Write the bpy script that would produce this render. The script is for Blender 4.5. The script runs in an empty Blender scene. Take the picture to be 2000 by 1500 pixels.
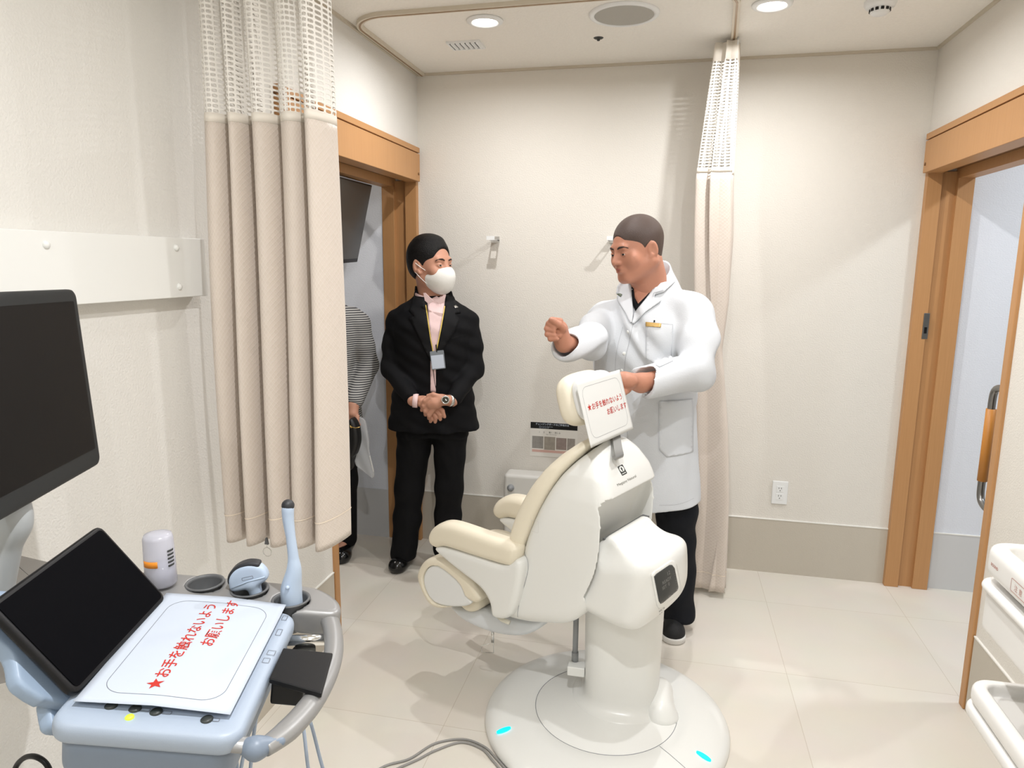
import bpy, bmesh, math, random
import numpy as np
from mathutils import Vector, Matrix
from mathutils.bvhtree import BVHTree

random.seed(7)
SC = bpy.context.scene
COL = SC.collection
PI = math.pi

# ---------------------------------------------------------------- camera
FPX = 1366.15
CAMH = 1.62
MR = np.array([[0.97589794, -0.04568143, 0.21339264],
               [0.21805918, 0.16573605, -0.96175972],
               [0.00856771, 0.98511155, 0.17170272]])
CP = np.array([0.0, 0.0, CAMH])
cam_data = bpy.data.cameras.new('camera')
cam_data.sensor_fit = 'HORIZONTAL'
cam_data.sensor_width = 36.0
cam_data.lens = 36.0 * FPX / 2000.0
cam_data.clip_start = 0.05
cam = bpy.data.objects.new('camera', cam_data)
COL.objects.link(cam)
m4 = Matrix(MR.tolist()).to_4x4()
m4.translation = Vector(CP)
cam.matrix_world = m4
SC.camera = cam

# ---------------------------------------------------------------- view and world
SC.view_settings.view_transform = 'Standard'
SC.view_settings.look = 'None'
SC.view_settings.gamma = 1.0
SC.view_settings.use_curve_mapping = False
SC.view_settings.exposure = -0.22
world = bpy.data.worlds.new('world')
SC.world = world
world.use_nodes = True
world.node_tree.nodes['Background'].inputs[0].default_value = (0.9, 0.95, 1.0, 1)
world.node_tree.nodes['Background'].inputs[1].default_value = 0.3

# room measurements (metres)
XL, XR, YB, CZ, YN = -1.36, 1.144, 3.73, 2.598, -1.6
BASE = 0.294
WT = 0.20            # wall thickness at the doorways
DOORZ = 2.03
YSL, YSR = 2.64, 2.70

# ceiling lamps: (x, y, power)
LAMPS = [(-0.791, 2.99, 11.5), (0.333, 3.02, 14), (0.333, 2.00, 13),
         (-0.1, 0.70, 27), (-0.79, -0.35, 10), (0.333, -0.6, 12)]
LAMP_COL = (0.98, 0.985, 1.0)

def add_area(name, loc, size, power, color, rot=(0, 0, 0), spread=None, parent=None):
    l = bpy.data.lights.new(name, 'AREA')
    l.shape = 'DISK'; l.size = size; l.energy = power; l.color = color
    if spread: l.spread = spread
    o = bpy.data.objects.new(name, l)
    COL.objects.link(o)
    o.location = loc; o.rotation_euler = rot
    return o

# ---------------------------------------------------------------- helpers: points from known distances
def ray(px, py):
    v = np.array([px - 1000.0, -(py - 750.0), -FPX])
    return MR @ (v / np.linalg.norm(v))
def onZ(px, py, z=0.0):
    r = ray(px, py); return CP + r * ((z - CP[2]) / r[2])
def onY(px, py, y):
    r = ray(px, py); return CP + r * (y / r[1])
def onX(px, py, x):
    r = ray(px, py); return CP + r * (x / r[0])
def onP(px, py, o, n):
    r = ray(px, py); return CP + r * (np.dot(np.array(o) - CP, n) / np.dot(r, n))
def V(*a):
    return np.array(a, float)
def unit(v):
    v = np.array(v, float); return v / np.linalg.norm(v)

# ---------------------------------------------------------------- helpers: materials
MATS = {}
def mat(name, color, rough=0.5, metal=0.0, spec=0.5, bump=None, noise=None, emit=None, alpha=None, trans=None, coat=0.0, sheen=0.0, sub=None):
    """bump=(scale, strength) ; noise=(scale, amount) colour variation"""
    if name in MATS: return MATS[name]
    m = bpy.data.materials.new(name); m.use_nodes = True
    nt = m.node_tree; b = nt.nodes['Principled BSDF']
    b.inputs['Base Color'].default_value = (*color, 1)
    b.inputs['Roughness'].default_value = rough
    b.inputs['Metallic'].default_value = metal
    b.inputs['Specular IOR Level'].default_value = spec
    b.inputs['Coat Weight'].default_value = coat
    b.inputs['Sheen Weight'].default_value = sheen
    if sub:
        b.inputs['Subsurface Weight'].default_value = sub
        b.inputs['Subsurface Radius'].default_value = (0.012, 0.005, 0.003)
        b.inputs['Subsurface Scale'].default_value = 1.0
    if emit:
        b.inputs['Emission Color'].default_value = (*emit[0], 1)
        b.inputs['Emission Strength'].default_value = emit[1]
    if trans: b.inputs['Transmission Weight'].default_value = trans
    if alpha is not None: b.inputs['Alpha'].default_value = alpha
    tc = nt.nodes.new('ShaderNodeTexCoord')
    if noise:
        n = nt.nodes.new('ShaderNodeTexNoise'); n.inputs['Scale'].default_value = noise[0]; n.inputs['Detail'].default_value = 4
        nt.links.new(tc.outputs['Object'], n.inputs['Vector'])
        mx = nt.nodes.new('ShaderNodeMix'); mx.data_type = 'RGBA'
        a = noise[1]
        mx.inputs['A'].default_value = (*[c * (1 - a) for c in color], 1)
        mx.inputs['B'].default_value = (*[min(1, c * (1 + a)) for c in color], 1)
        nt.links.new(n.outputs['Fac'], mx.inputs['Factor'])
        nt.links.new(mx.outputs['Result'], b.inputs['Base Color'])
    if bump:
        n = nt.nodes.new('ShaderNodeTexNoise'); n.inputs['Scale'].default_value = bump[0]; n.inputs['Detail'].default_value = 3
        nt.links.new(tc.outputs['Object'], n.inputs['Vector'])
        bp = nt.nodes.new('ShaderNodeBump'); bp.inputs['Strength'].default_value = bump[1]; bp.inputs['Distance'].default_value = 0.01
        nt.links.new(n.outputs['Fac'], bp.inputs['Height'])
        nt.links.new(bp.outputs['Normal'], b.inputs['Normal'])
    MATS[name] = m
    return m

def srgb(r, g, b):
    f = lambda c: (c / 255) / 12.92 if c / 255 <= 0.04045 else (((c / 255) + 0.055) / 1.055) ** 2.4
    return (f(r), f(g), f(b))

M_wall = mat('wallpaper', srgb(228, 223, 214), 0.85, bump=(160, 0.25), noise=(3, 0.015))
M_wall_l = mat('wallpaper_left', srgb(228, 225, 219), 0.85, bump=(160, 0.25), noise=(3, 0.015))
M_wall_cor = mat('corridor_wallpaper', srgb(226, 229, 236), 0.85, bump=(160, 0.2))  # bluish tint puts the cooler corridor light into the wall colour
M_ceil = mat('ceiling_board', srgb(244, 240, 232), 0.9, bump=(90, 0.35), noise=(60, 0.03))
M_dado = mat('skirting_vinyl', srgb(196, 188, 174), 0.6, bump=(220, 0.12), noise=(2, 0.02))
M_dado_cor = mat('corridor_skirting', srgb(208, 208, 208), 0.6)
M_trimw = mat('white_trim', srgb(240, 238, 232), 0.5)
M_edge = mat('ceiling_edge_trim', srgb(206, 196, 178), 0.6)
M_white = mat('white_enamel', srgb(238, 238, 234), 0.3)
M_whitep = mat('white_plastic', srgb(236, 237, 236), 0.35)
M_ivory = mat('chair_shell', srgb(236, 236, 232), 0.28, coat=0.2)
M_cream = mat('cream_vinyl', srgb(238, 229, 208), 0.45, bump=(300, 0.04))
M_black = mat('black_plastic', (0.006, 0.006, 0.007), 0.4, spec=0.3)
M_blackg = mat('black_glass', (0.002, 0.002, 0.003), 0.5, spec=0.03)
M_grey = mat('grey_plastic', srgb(150, 152, 154), 0.4)
M_greyd = mat('dark_grey_plastic', srgb(95, 96, 97), 0.45)
M_chrome = mat('chrome', (0.75, 0.75, 0.74), 0.18, metal=1.0)
M_steel = mat('brushed_steel', (0.26, 0.255, 0.245), 0.35, metal=1.0)
M_silver = mat('silver_paint', srgb(150, 149, 148), 0.38, metal=0.35)
M_bluegrey = mat('light_blue_grey_plastic', srgb(150, 168, 190), 0.4)
M_console = mat('console_plastic', srgb(164, 176, 192), 0.4, bump=(700, 0.05))
M_consoleb = mat('console_body_grey', srgb(124, 136, 152), 0.4)
M_paper = mat('paper', srgb(190, 198, 210), 0.8)
M_paperw = mat('paper_warm', srgb(222, 222, 219), 0.8)
M_red = mat('red_print', srgb(186, 44, 32), 0.7)
M_line = mat('grey_print', srgb(110, 112, 120), 0.7)
M_dark = mat('dark_print', srgb(60, 62, 60), 0.7)
M_probe = mat('probe_plastic', srgb(184, 200, 220), 0.3)

def wood_mat():
    m = bpy.data.materials.new('beech_wood'); m.use_nodes = True
    nt = m.node_tree; b = nt.nodes['Principled BSDF']; b.inputs['Roughness'].default_value = 0.45
    tc = nt.nodes.new('ShaderNodeTexCoord'); mp = nt.nodes.new('ShaderNodeMapping')
    mp.inputs['Scale'].default_value = (60, 60, 1.5)
    n = nt.nodes.new('ShaderNodeTexNoise'); n.inputs['Scale'].default_value = 3; n.inputs['Detail'].default_value = 5
    cr = nt.nodes.new('ShaderNodeValToRGB')
    cr.color_ramp.elements[0].color = (*srgb(180, 132, 84), 1); cr.color_ramp.elements[1].color = (*srgb(196, 147, 98), 1)
    nt.links.new(tc.outputs['Object'], mp.inputs['Vector']); nt.links.new(mp.outputs['Vector'], n.inputs['Vector'])
    nt.links.new(n.outputs['Fac'], cr.inputs['Fac']); nt.links.new(cr.outputs['Color'], b.inputs['Base Color'])
    return m
M_wood = wood_mat()
M_woodd = mat('dark_wood_groove', srgb(120, 84, 48), 0.6)
M_woodg = mat('handle_wood', srgb(190, 126, 52), 0.45, noise=(20, 0.08))

def floor_mat():
    m = bpy.data.materials.new('vinyl_tile_floor'); m.use_nodes = True
    nt = m.node_tree; b = nt.nodes['Principled BSDF']
    b.inputs['Roughness'].default_value = 0.42
    tc = nt.nodes.new('ShaderNodeTexCoord')
    mp = nt.nodes.new('ShaderNodeMapping'); mp.inputs['Location'].default_value = (0.09, 0.35, 0)
    br = nt.nodes.new('ShaderNodeTexBrick')
    br.offset = 0.0; br.inputs['Scale'].default_value = 1.0
    br.inputs['Brick Width'].default_value = 0.62; br.inputs['Row Height'].default_value = 0.62
    br.inputs['Mortar Size'].default_value = 0.0012; br.inputs['Mortar Smooth'].default_value = 0.3
    br.inputs['Color1'].default_value = (*srgb(229, 223, 212), 1)
    br.inputs['Color2'].default_value = (*srgb(227, 220, 208), 1)
    br.inputs['Mortar'].default_value = (*srgb(204, 194, 178), 1)
    n = nt.nodes.new('ShaderNodeTexNoise'); n.inputs['Scale'].default_value = 5; n.inputs['Detail'].default_value = 6
    mx = nt.nodes.new('ShaderNodeMix'); mx.data_type = 'RGBA'; mx.blend_type = 'MULTIPLY'; mx.inputs['Factor'].default_value = 0.08
    nt.links.new(tc.outputs['Object'], mp.inputs['Vector']); nt.links.new(mp.outputs['Vector'], br.inputs['Vector'])
    nt.links.new(tc.outputs['Object'], n.inputs['Vector'])
    nt.links.new(br.outputs['Color'], mx.inputs['A']); nt.links.new(n.outputs['Color'], mx.inputs['B'])
    nt.links.new(mx.outputs['Result'], b.inputs['Base Color'])
    return m
M_floor = floor_mat()

# ---------------------------------------------------------------- helpers: objects
WL = {}                                  # world origin of every object built
def thing(name, label, cat, loc, group=None):
    o = bpy.data.objects.new(name, None); COL.objects.link(o)
    o.empty_display_size = 0.05
    o.location = Vector(loc); o['label'] = label; o['category'] = cat
    if group: o['group'] = group
    WL[o.name] = np.array(loc, float)
    return o
def tag(o, label, cat, group=None):
    o['label'] = label; o['category'] = cat
    if group: o['group'] = group
    return o
def obj(name, bm, material, parent=None, label=None, smooth=False, loc=None, bevel=None, sub=0, solid=None, kind=None):
    """bm carries world coordinates; it is stored about its parent's origin (or loc)"""
    me = bpy.data.meshes.new(name)
    if isinstance(bm, bmesh.types.BMesh):
        bm.normal_update(); bm.to_mesh(me); bm.free()
    else:
        me.from_pydata([tuple(map(float, v)) for v in bm[0]], [], [tuple(int(i) for i in f) for f in bm[1]]); me.update()
    o = bpy.data.objects.new(name, me); COL.objects.link(o)
    if parent is not None:
        base = WL[parent.name]; o.parent = parent
    else:
        if loc is None:
            if len(me.vertices):
                co = np.array([v.co[:] for v in me.vertices]); loc = ((co[:, 0].min() + co[:, 0].max()) / 2, (co[:, 1].min() + co[:, 1].max()) / 2, co[:, 2].min())
            else: loc = (0, 0, 0)
        base = np.array(loc, float); o.location = Vector(base)
    me.transform(Matrix.Translation(-Vector(base)))
    WL[o.name] = base
    if isinstance(material, (list, tuple)):
        for mm in material: me.materials.append(mm)
    elif material: me.materials.append(material)
    if smooth:
        me.polygons.foreach_set('use_smooth', [True] * len(me.polygons))
    if label: o['label'] = label
    if kind: o['kind'] = kind
    if solid:
        md = o.modifiers.new('solid', 'SOLIDIFY'); md.thickness = solid; md.offset = 0
    if bevel:
        md = o.modifiers.new('bevel', 'BEVEL'); md.width = bevel[0]; md.segments = bevel[1]; md.limit_method = 'ANGLE'; md.angle_limit = math.radians(40)
        if smooth is False:
            me.polygons.foreach_set('use_smooth', [True] * len(me.polygons))
            md.harden_normals = True
    if sub:
        md = o.modifiers.new('sub', 'SUBSURF'); md.levels = sub; md.render_levels = sub
    return o
def struct(name, bm, m, parent=None, **k):
    o = obj(name, bm, m, parent, **k)
    if parent is None: o['kind'] = 'structure'
    return o

def box(bm, lo, hi):
    vs = [bm.verts.new((x, y, z)) for x in (lo[0], hi[0]) for y in (lo[1], hi[1]) for z in (lo[2], hi[2])]
    for f in ((0, 1, 3, 2), (4, 6, 7, 5), (0, 4, 5, 1), (2, 3, 7, 6), (0, 2, 6, 4), (1, 5, 7, 3)):
        bm.faces.new([vs[i] for i in f])
    return bm
def nb(): return bmesh.new()
def bxs(*pairs):
    bm = nb()
    for lo, hi in pairs: box(bm, lo, hi)
    bmesh.ops.recalc_face_normals(bm, faces=bm.faces)
    return bm
def obox(bm, o, a, b, c):
    """box spanned from corner o by edge vectors a, b, c"""
    o, a, b, c = map(np.array, (o, a, b, c))
    vs = [bm.verts.new(o + i * a + j * b + k * c) for i in (0, 1) for j in (0, 1) for k in (0, 1)]
    for f in ((0, 1, 3, 2), (4, 6, 7, 5), (0, 4, 5, 1), (2, 3, 7, 6), (0, 2, 6, 4), (1, 5, 7, 3)):
        bm.faces.new([vs[i] for i in f])
    bmesh.ops.recalc_face_normals(bm, faces=bm.faces)
    return bm
def prism(bm, pts, o, a, b, c, h0, h1):
    """outline pts (u,v) in axes a,b ; extruded along c from h0 to h1"""
    o, a, b, c = map(np.array, (o, a, b, c))
    lo = [bm.verts.new(o + u * a + v * b + h0 * c) for u, v in pts]
    hi = [bm.verts.new(o + u * a + v * b + h1 * c) for u, v in pts]
    n = len(pts)
    bm.faces.new(lo[::-1]); bm.faces.new(hi)
    for i in range(n): bm.faces.new((lo[i], lo[(i + 1) % n], hi[(i + 1) % n], hi[i]))
    bmesh.ops.recalc_face_normals(bm, faces=bm.faces)
    return bm
def rrect(x0, y0, x1, y1, r, n=6):
    pts = []
    for cx, cy, a0 in ((x1 - r, y1 - r, 0), (x0 + r, y1 - r, 90), (x0 + r, y0 + r, 180), (x1 - r, y0 + r, 270)):
        for i in range(n + 1):
            a = math.radians(a0 + 90 * i / n); pts.append((cx + r * math.cos(a), cy + r * math.sin(a)))
    return pts
def catmull(pts, n=8, closed=False):
    P = [np.array(p, float) for p in pts]; out = []; N = len(P)
    rng = range(N) if closed else range(N - 1)
    for i in rng:
        if closed: p0, p1, p2, p3 = P[i - 1], P[i], P[(i + 1) % N], P[(i + 2) % N]
        else: p0, p1, p2, p3 = P[max(i - 1, 0)], P[i], P[i + 1], P[min(i + 2, N - 1)]
        for k in range(n):
            t = k / n
            out.append(0.5 * ((2 * p1) + (-p0 + p2) * t + (2 * p0 - 5 * p1 + 4 * p2 - p3) * t * t + (-p0 + 3 * p1 - 3 * p2 + p3) * t ** 3))
    if not closed: out.append(P[-1])
    return out
def tube(bm, pts, r, n=12, closed=False, flat=None):
    """round tube; r number or list; flat=(axis, factor) squashes along an axis"""
    P = [Vector(p) for p in pts]; N = len(P)
    R = [r] * N if not hasattr(r, '__len__') else list(np.interp(np.linspace(0, 1, N), np.linspace(0, 1, len(r)), r))
    rings = []; up = None
    for i in range(N):
        if closed: d = (P[(i + 1) % N] - P[i - 1])
        else: d = P[min(i + 1, N - 1)] - P[max(i - 1, 0)]
        d.normalize()
        if up is None:
            up = Vector((0, 0, 1)) if abs(d.z) < 0.9 else Vector((1, 0, 0))
        a = d.cross(up).normalized(); b = a.cross(d).normalized(); up = b
        ring = []
        for k in range(n):
            t = 2 * PI * k / n; off = a * math.cos(t) * R[i] + b * math.sin(t) * R[i]
            if flat:
                ax = Vector(flat[0]).normalized(); off = off - ax * (off.dot(ax)) * (1 - flat[1])
            ring.append(bm.verts.new(P[i] + off))
        rings.append(ring)
    for i in range(N if closed else N - 1):
        A, B = rings[i], rings[(i + 1) % N]
        for k in range(n): bm.faces.new((A[k], A[(k + 1) % n], B[(k + 1) % n], B[k]))
    if not closed:
        bm.faces.new(rings[0][::-1]); bm.faces.new(rings[-1])
    bmesh.ops.recalc_face_normals(bm, faces=bm.faces)
    return bm
def lathe(bm, prof, o, axis=(0, 0, 1), n=48, sx=1.0, sy=1.0):
    ax = Vector(axis).normalized()
    a = ax.orthogonal().normalized() if abs(ax.z) < 0.99 else Vector((1, 0, 0))
    b = ax.cross(a).normalized(); o = Vector(o)
    rings = []
    for r, h in prof:
        if r < 1e-6: rings.append([bm.verts.new(o + ax * h)])
        else: rings.append([bm.verts.new(o + ax * h + a * (r * sx * math.cos(2 * PI * k / n)) + b * (r * sy * math.sin(2 * PI * k / n))) for k in range(n)])
    for A, B in zip(rings[:-1], rings[1:]):
        if len(A) == 1 and len(B) == 1: continue
        for k in range(n):
            if len(A) == 1: bm.faces.new((A[0], B[(k + 1) % n], B[k]))
            elif len(B) == 1: bm.faces.new((A[k], A[(k + 1) % n], B[0]))
            else: bm.faces.new((A[k], A[(k + 1) % n], B[(k + 1) % n], B[k]))
    bmesh.ops.recalc_face_normals(bm, faces=bm.faces)
    return bm
def ball(bm, c, r, n=16, scale=(1, 1, 1)):
    prof = [(r * math.sin(PI * i / n), -r * math.cos(PI * i / n)) for i in range(n + 1)]
    prof[0] = (0, -r); prof[-1] = (0, r)
    b2 = nb(); lathe(b2, prof, (0, 0, 0), n=2 * n)
    for v in b2.verts: v.co = Vector((v.co.x * scale[0] + c[0], v.co.y * scale[1] + c[1], v.co.z * scale[2] + c[2]))
    me = bpy.data.meshes.new('t'); b2.to_mesh(me); b2.free(); bm.from_mesh(me); bpy.data.meshes.remove(me)
    return bm

# ---------------------------------------------------------------- helpers: solid modelling on a distance grid
def surface_nets(f, lo, vox):
    s = f < 0
    nx, ny, nz = f.shape
    c = np.zeros((nx - 1, ny - 1, nz - 1), np.int8)
    for i in (0, 1):
        for j in (0, 1):
            for k in (0, 1): c += s[i:nx - 1 + i, j:ny - 1 + j, k:nz - 1 + k]
    act = (c > 0) & (c < 8)
    idx = -np.ones(act.shape, np.int64); ii = np.argwhere(act); idx[act] = np.arange(len(ii))
    acc = np.zeros((len(ii), 3)); cnt = np.zeros(len(ii))
    corners = [(i, j, k) for i in (0, 1) for j in (0, 1) for k in (0, 1)]
    fv = {cc: f[ii[:, 0] + cc[0], ii[:, 1] + cc[1], ii[:, 2] + cc[2]] for cc in corners}
    for a in corners:
        for ax in range(3):
            if a[ax] == 1: continue
            b = list(a); b[ax] = 1; b = tuple(b)
            fa, fb = fv[a], fv[b]; m = (fa < 0) != (fb < 0)
            t = np.where(m, fa / np.where(m, fa - fb, 1), 0)
            p = np.zeros((len(ii), 3)); p[:] = a; p[:, ax] += t
            acc[m] += p[m]; cnt[m] += 1
    verts = (ii + acc / cnt[:, None]) * vox + np.array(lo)
    faces = []
    for ax in range(3):
        o1, o2 = [(1, 2), (2, 0), (0, 1)][ax]
        sl_a = [slice(None)] * 3; sl_b = [slice(None)] * 3
        sl_a[ax] = slice(0, -1); sl_b[ax] = slice(1, None)
        A, B = s[tuple(sl_a)], s[tuple(sl_b)]
        ch = A != B
        e = np.argwhere(ch)
        e = e[(e[:, o1] > 0) & (e[:, o2] > 0) & (e[:, o1] < f.shape[o1] - 1) & (e[:, o2] < f.shape[o2] - 1)]
        if not len(e): continue
        inside = A[e[:, 0], e[:, 1], e[:, 2]]
        q = []
        for d1, d2 in ((0, 0), (1, 0), (1, 1), (0, 1)):
            c_ = e.copy(); c_[:, o1] -= d1; c_[:, o2] -= d2
            q.append(idx[c_[:, 0], c_[:, 1], c_[:, 2]])
        q = np.stack(q, 1)
        q[~inside] = q[~inside][:, ::-1]
        q = q[(q >= 0).all(1)]
        faces.append(q)
    return verts, np.concatenate(faces)

class SDF:
    def __init__(s, lo, hi, vox, frame=None):
        s.lo = np.array(lo, float); s.vox = vox
        n = np.ceil((np.array(hi) - s.lo) / vox).astype(int) + 2
        s.ax = [(s.lo[i] + np.arange(n[i]) * vox).astype(np.float32) for i in range(3)]
        s.f = np.full(n, 0.25, np.float32)
        s.frame = frame     # (origin, X, Y, Z) of the local axes
    def win(s, lo, hi):
        sl = []
        for i in range(3):
            a = int(max(0, math.floor((lo[i] - s.lo[i]) / s.vox))); b = int(min(s.f.shape[i], math.ceil((hi[i] - s.lo[i]) / s.vox) + 1))
            sl.append(slice(a, max(a, b)))
        return tuple(sl)
    def grid(s, sl):
        return (s.ax[0][sl[0]][:, None, None], s.ax[1][sl[1]][None, :, None], s.ax[2][sl[2]][None, None, :])
    def op(s, fn, lo, hi, k=0.0, mode='add'):
        m = 0.03 + k
        sl = s.win([v - m for v in lo], [v + m for v in hi]) if lo is not None else tuple(slice(0, n) for n in s.f.shape)
        if any(q.start >= q.stop for q in sl): return s
        X, Y, Z = s.grid(sl); d = fn(X, Y, Z); a = s.f[sl]
        if mode == 'sub': a = -a
        if mode == 'int': a = -a; d = -d
        if k > 0:
            h = np.maximum(k - np.abs(a - d), 0) / k; r = np.minimum(a, d) - h * h * k / 4
        else: r = np.minimum(a, d)
        s.f[sl] = -r if mode in ('sub', 'int') else r
        return s
    def cone(s, p0, p1, r0, r1=None, k=0.01, mode='add', sq=None):
        r1 = r0 if r1 is None else r1
        p0 = np.array(p0, float); p1 = np.array(p1, float); v = p1 - p0; L = max(np.dot(v, v), 1e-12)
        R = max(r0, r1)
        def fn(X, Y, Z):
            x, y, z = X - p0[0], Y - p0[1], Z - p0[2]
            t = np.clip((x * v[0] + y * v[1] + z * v[2]) / L, 0, 1)
            x, y, z = x - t * v[0], y - t * v[1], z - t * v[2]
            if sq is not None:      # (axis, factor>1): squash the section along an axis
                a, fc = sq; dd = x * a[0] + y * a[1] + z * a[2]
                x, y, z = x + a[0] * dd * (fc - 1), y + a[1] * dd * (fc - 1), z + a[2] * dd * (fc - 1)
            return np.sqrt(x * x + y * y + z * z) - (r0 + (r1 - r0) * t)
        return s.op(fn, np.minimum(p0, p1) - R, np.maximum(p0, p1) + R, k, mode)
    def chain(s, pts, rs, k=0.01, mode='add', sq=None):
        for i in range(len(pts) - 1): s.cone(pts[i], pts[i + 1], rs[i], rs[i + 1], k, mode, sq)
        return s
    def ell(s, c, r, k=0.01, mode='add', R=None):
        c = np.array(c, float); r = np.array(r, float); Rm = max(r)
        ax = np.eye(3) if R is None else np.array(R, float)
        def fn(X, Y, Z):
            x, y, z = X - c[0], Y - c[1], Z - c[2]
            q = [(ax[i][0] * x + ax[i][1] * y + ax[i][2] * z) for i in range(3)]
            k0 = np.sqrt(sum((q[i] / r[i]) ** 2 for i in range(3))); k1 = np.sqrt(sum((q[i] / r[i] ** 2) ** 2 for i in range(3))) + 1e-9
            return k0 * (k0 - 1) / k1
        return s.op(fn, c - Rm, c + Rm, k, mode)
    def rbox(s, c, h, r=0.01, k=0.0, mode='add', R=None):
        c = np.array(c, float); h = np.array(h, float); Rm = np.linalg.norm(h)
        ax = np.eye(3) if R is None else np.array(R, float)
        def fn(X, Y, Z):
            x, y, z = X - c[0], Y - c[1], Z - c[2]
            q = [np.abs(ax[i][0] * x + ax[i][1] * y + ax[i][2] * z) - (h[i] - r) for i in range(3)]
            o = np.sqrt(sum(np.maximum(v, 0) ** 2 for v in q)) + np.minimum(np.maximum(np.maximum(q[0], q[1]), q[2]), 0)
            return o - r
        return s.op(fn, c - Rm, c + Rm, k, mode)
    def plane(s, p, n, k=0.0):
        """keep what lies behind the plane through p with outward normal n"""
        n = unit(n); p = np.array(p, float)
        return s.op(lambda X, Y, Z: (X - p[0]) * n[0] + (Y - p[1]) * n[1] + (Z - p[2]) * n[2], None, None, k, 'int')
    def loft(s, rows, o, a, b, k=0.01, mode='add', p=2.3, amp=None):
        """vertical body of oval sections: rows (z, ca, cb, ra, rb) in horizontal axes a, b about o"""
        rows = sorted(rows); Zt = np.array([r[0] for r in rows]); T = np.array(rows)
        zz = np.linspace(Zt[0], Zt[-1], 200)
        def sm(col):
            y = np.interp(zz, Zt, T[:, col]); w = 9; kr = np.ones(w) / w
            yp = np.pad(y, w // 2, mode='edge'); return np.convolve(yp, kr, 'valid')
        cols = [sm(i) for i in range(1, 5)]
        R = max(T[:, 3].max(), T[:, 4].max()) + np.abs(T[:, 1:3]).max()
        def fn(X, Y, Z):
            u = (X - o[0]) * a[0] + (Y - o[1]) * a[1]; v = (X - o[0]) * b[0] + (Y - o[1]) * b[1]
            ca, cb, ra, rb = [np.interp(Z.ravel(), zz, cc).astype(np.float32)[None, None, :] for cc in cols]
            e = (np.abs((u - ca) / ra) ** p + np.abs((v - cb) / rb) ** p) ** (1 / p)
            d = (e - 1) * np.minimum(ra, rb)
            if amp is not None: d = d - amp(u, v, Z)
            dz = np.maximum(Z - Zt[-1], Zt[0] - Z)
            return np.maximum(d, dz)
        return s.op(fn, (o[0] - R, o[1] - R, Zt[0]), (o[0] + R, o[1] + R, Zt[-1]), k, mode)
    def wob(s, fn):
        """add a small displacement everywhere (cloth folds)"""
        X, Y, Z = s.grid(tuple(slice(0, n) for n in s.f.shape)); s.f = (s.f + fn(X, Y, Z)).astype(np.float32); return s
    def wobw(s, fn, lo, hi):
        sl = s.win(lo, hi); X, Y, Z = s.grid(sl); s.f[sl] += fn(X, Y, Z); return s
    def mesh(s, smooth=1):
        v, q = surface_nets(s.f, s.lo, s.vox)
        if smooth:
            e = np.concatenate([q[:, [0, 1]], q[:, [1, 2]], q[:, [2, 3]], q[:, [3, 0]]])
            for _ in range(smooth):
                acc = np.zeros_like(v); cnt = np.zeros(len(v))
                for a_, b_ in ((0, 1), (1, 0)):
                    for c_ in range(3): acc[:, c_] += np.bincount(e[:, a_], v[e[:, b_], c_], len(v))
                    cnt += np.bincount(e[:, a_], minlength=len(v))
                v = v * 0.45 + 0.55 * acc / cnt[:, None]
        if s.frame is not None:
            o, A, B, C_ = s.frame
            v = np.array(o) + v[:, :1] * np.array(A) + v[:, 1:2] * np.array(B) + v[:, 2:] * np.array(C_)
        return v, q

def poly_sd(poly, A, B):
    """signed distance in the plane for a closed outline"""
    P = np.array(poly, float); d = np.full(np.broadcast(A, B).shape, 1e9); sgn = np.ones(d.shape)
    n = len(P)
    for i in range(n):
        p, q = P[i - 1], P[i]
        ex, ey = q - p; wx, wy = A - p[0], B - p[1]
        t = np.clip((wx * ex + wy * ey) / max(ex * ex + ey * ey, 1e-12), 0, 1)
        d = np.minimum(d, (wx - ex * t) ** 2 + (wy - ey * t) ** 2)
        c1 = B >= p[1]; c2 = B < q[1]; c3 = ex * wy > ey * wx
        sgn = np.where((c1 & c2 & c3) | (~c1 & ~c2 & ~c3), -sgn, sgn)
    return np.sqrt(d) * sgn
def slab(poly, h0, h1, r, frame, vox=0.004, extra=None, smooth=1, pad=0.02):
    """rounded solid: outline poly in (A,B) extruded from h0 to h1 along C with edge radius r"""
    P = np.array(poly); lo = (P[:, 0].min() - pad, P[:, 1].min() - pad, h0 - pad); hi = (P[:, 0].max() + pad, P[:, 1].max() + pad, h1 + pad)
    s = SDF(lo, hi, vox, frame)
    X, Y, Z = s.grid(tuple(slice(0, n) for n in s.f.shape))
    d2 = poly_sd(poly, X[:, :, 0], Y[:, :, 0])[:, :, None]
    dz = np.abs(Z - (h0 + h1) / 2) - (h1 - h0) / 2
    a = d2 + r; b = dz + r
    s.f = (np.sqrt(np.maximum(a, 0) ** 2 + np.maximum(b, 0) ** 2) + np.minimum(np.maximum(a, b), 0) - r).astype(np.float32)
    if extra: extra(s)
    return s

def union_quads(*parts):
    vs, fs, n = [], [], 0
    for v, q in parts: vs.append(v); fs.append(q + n); n += len(v)
    return np.concatenate(vs), np.concatenate(fs)

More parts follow.
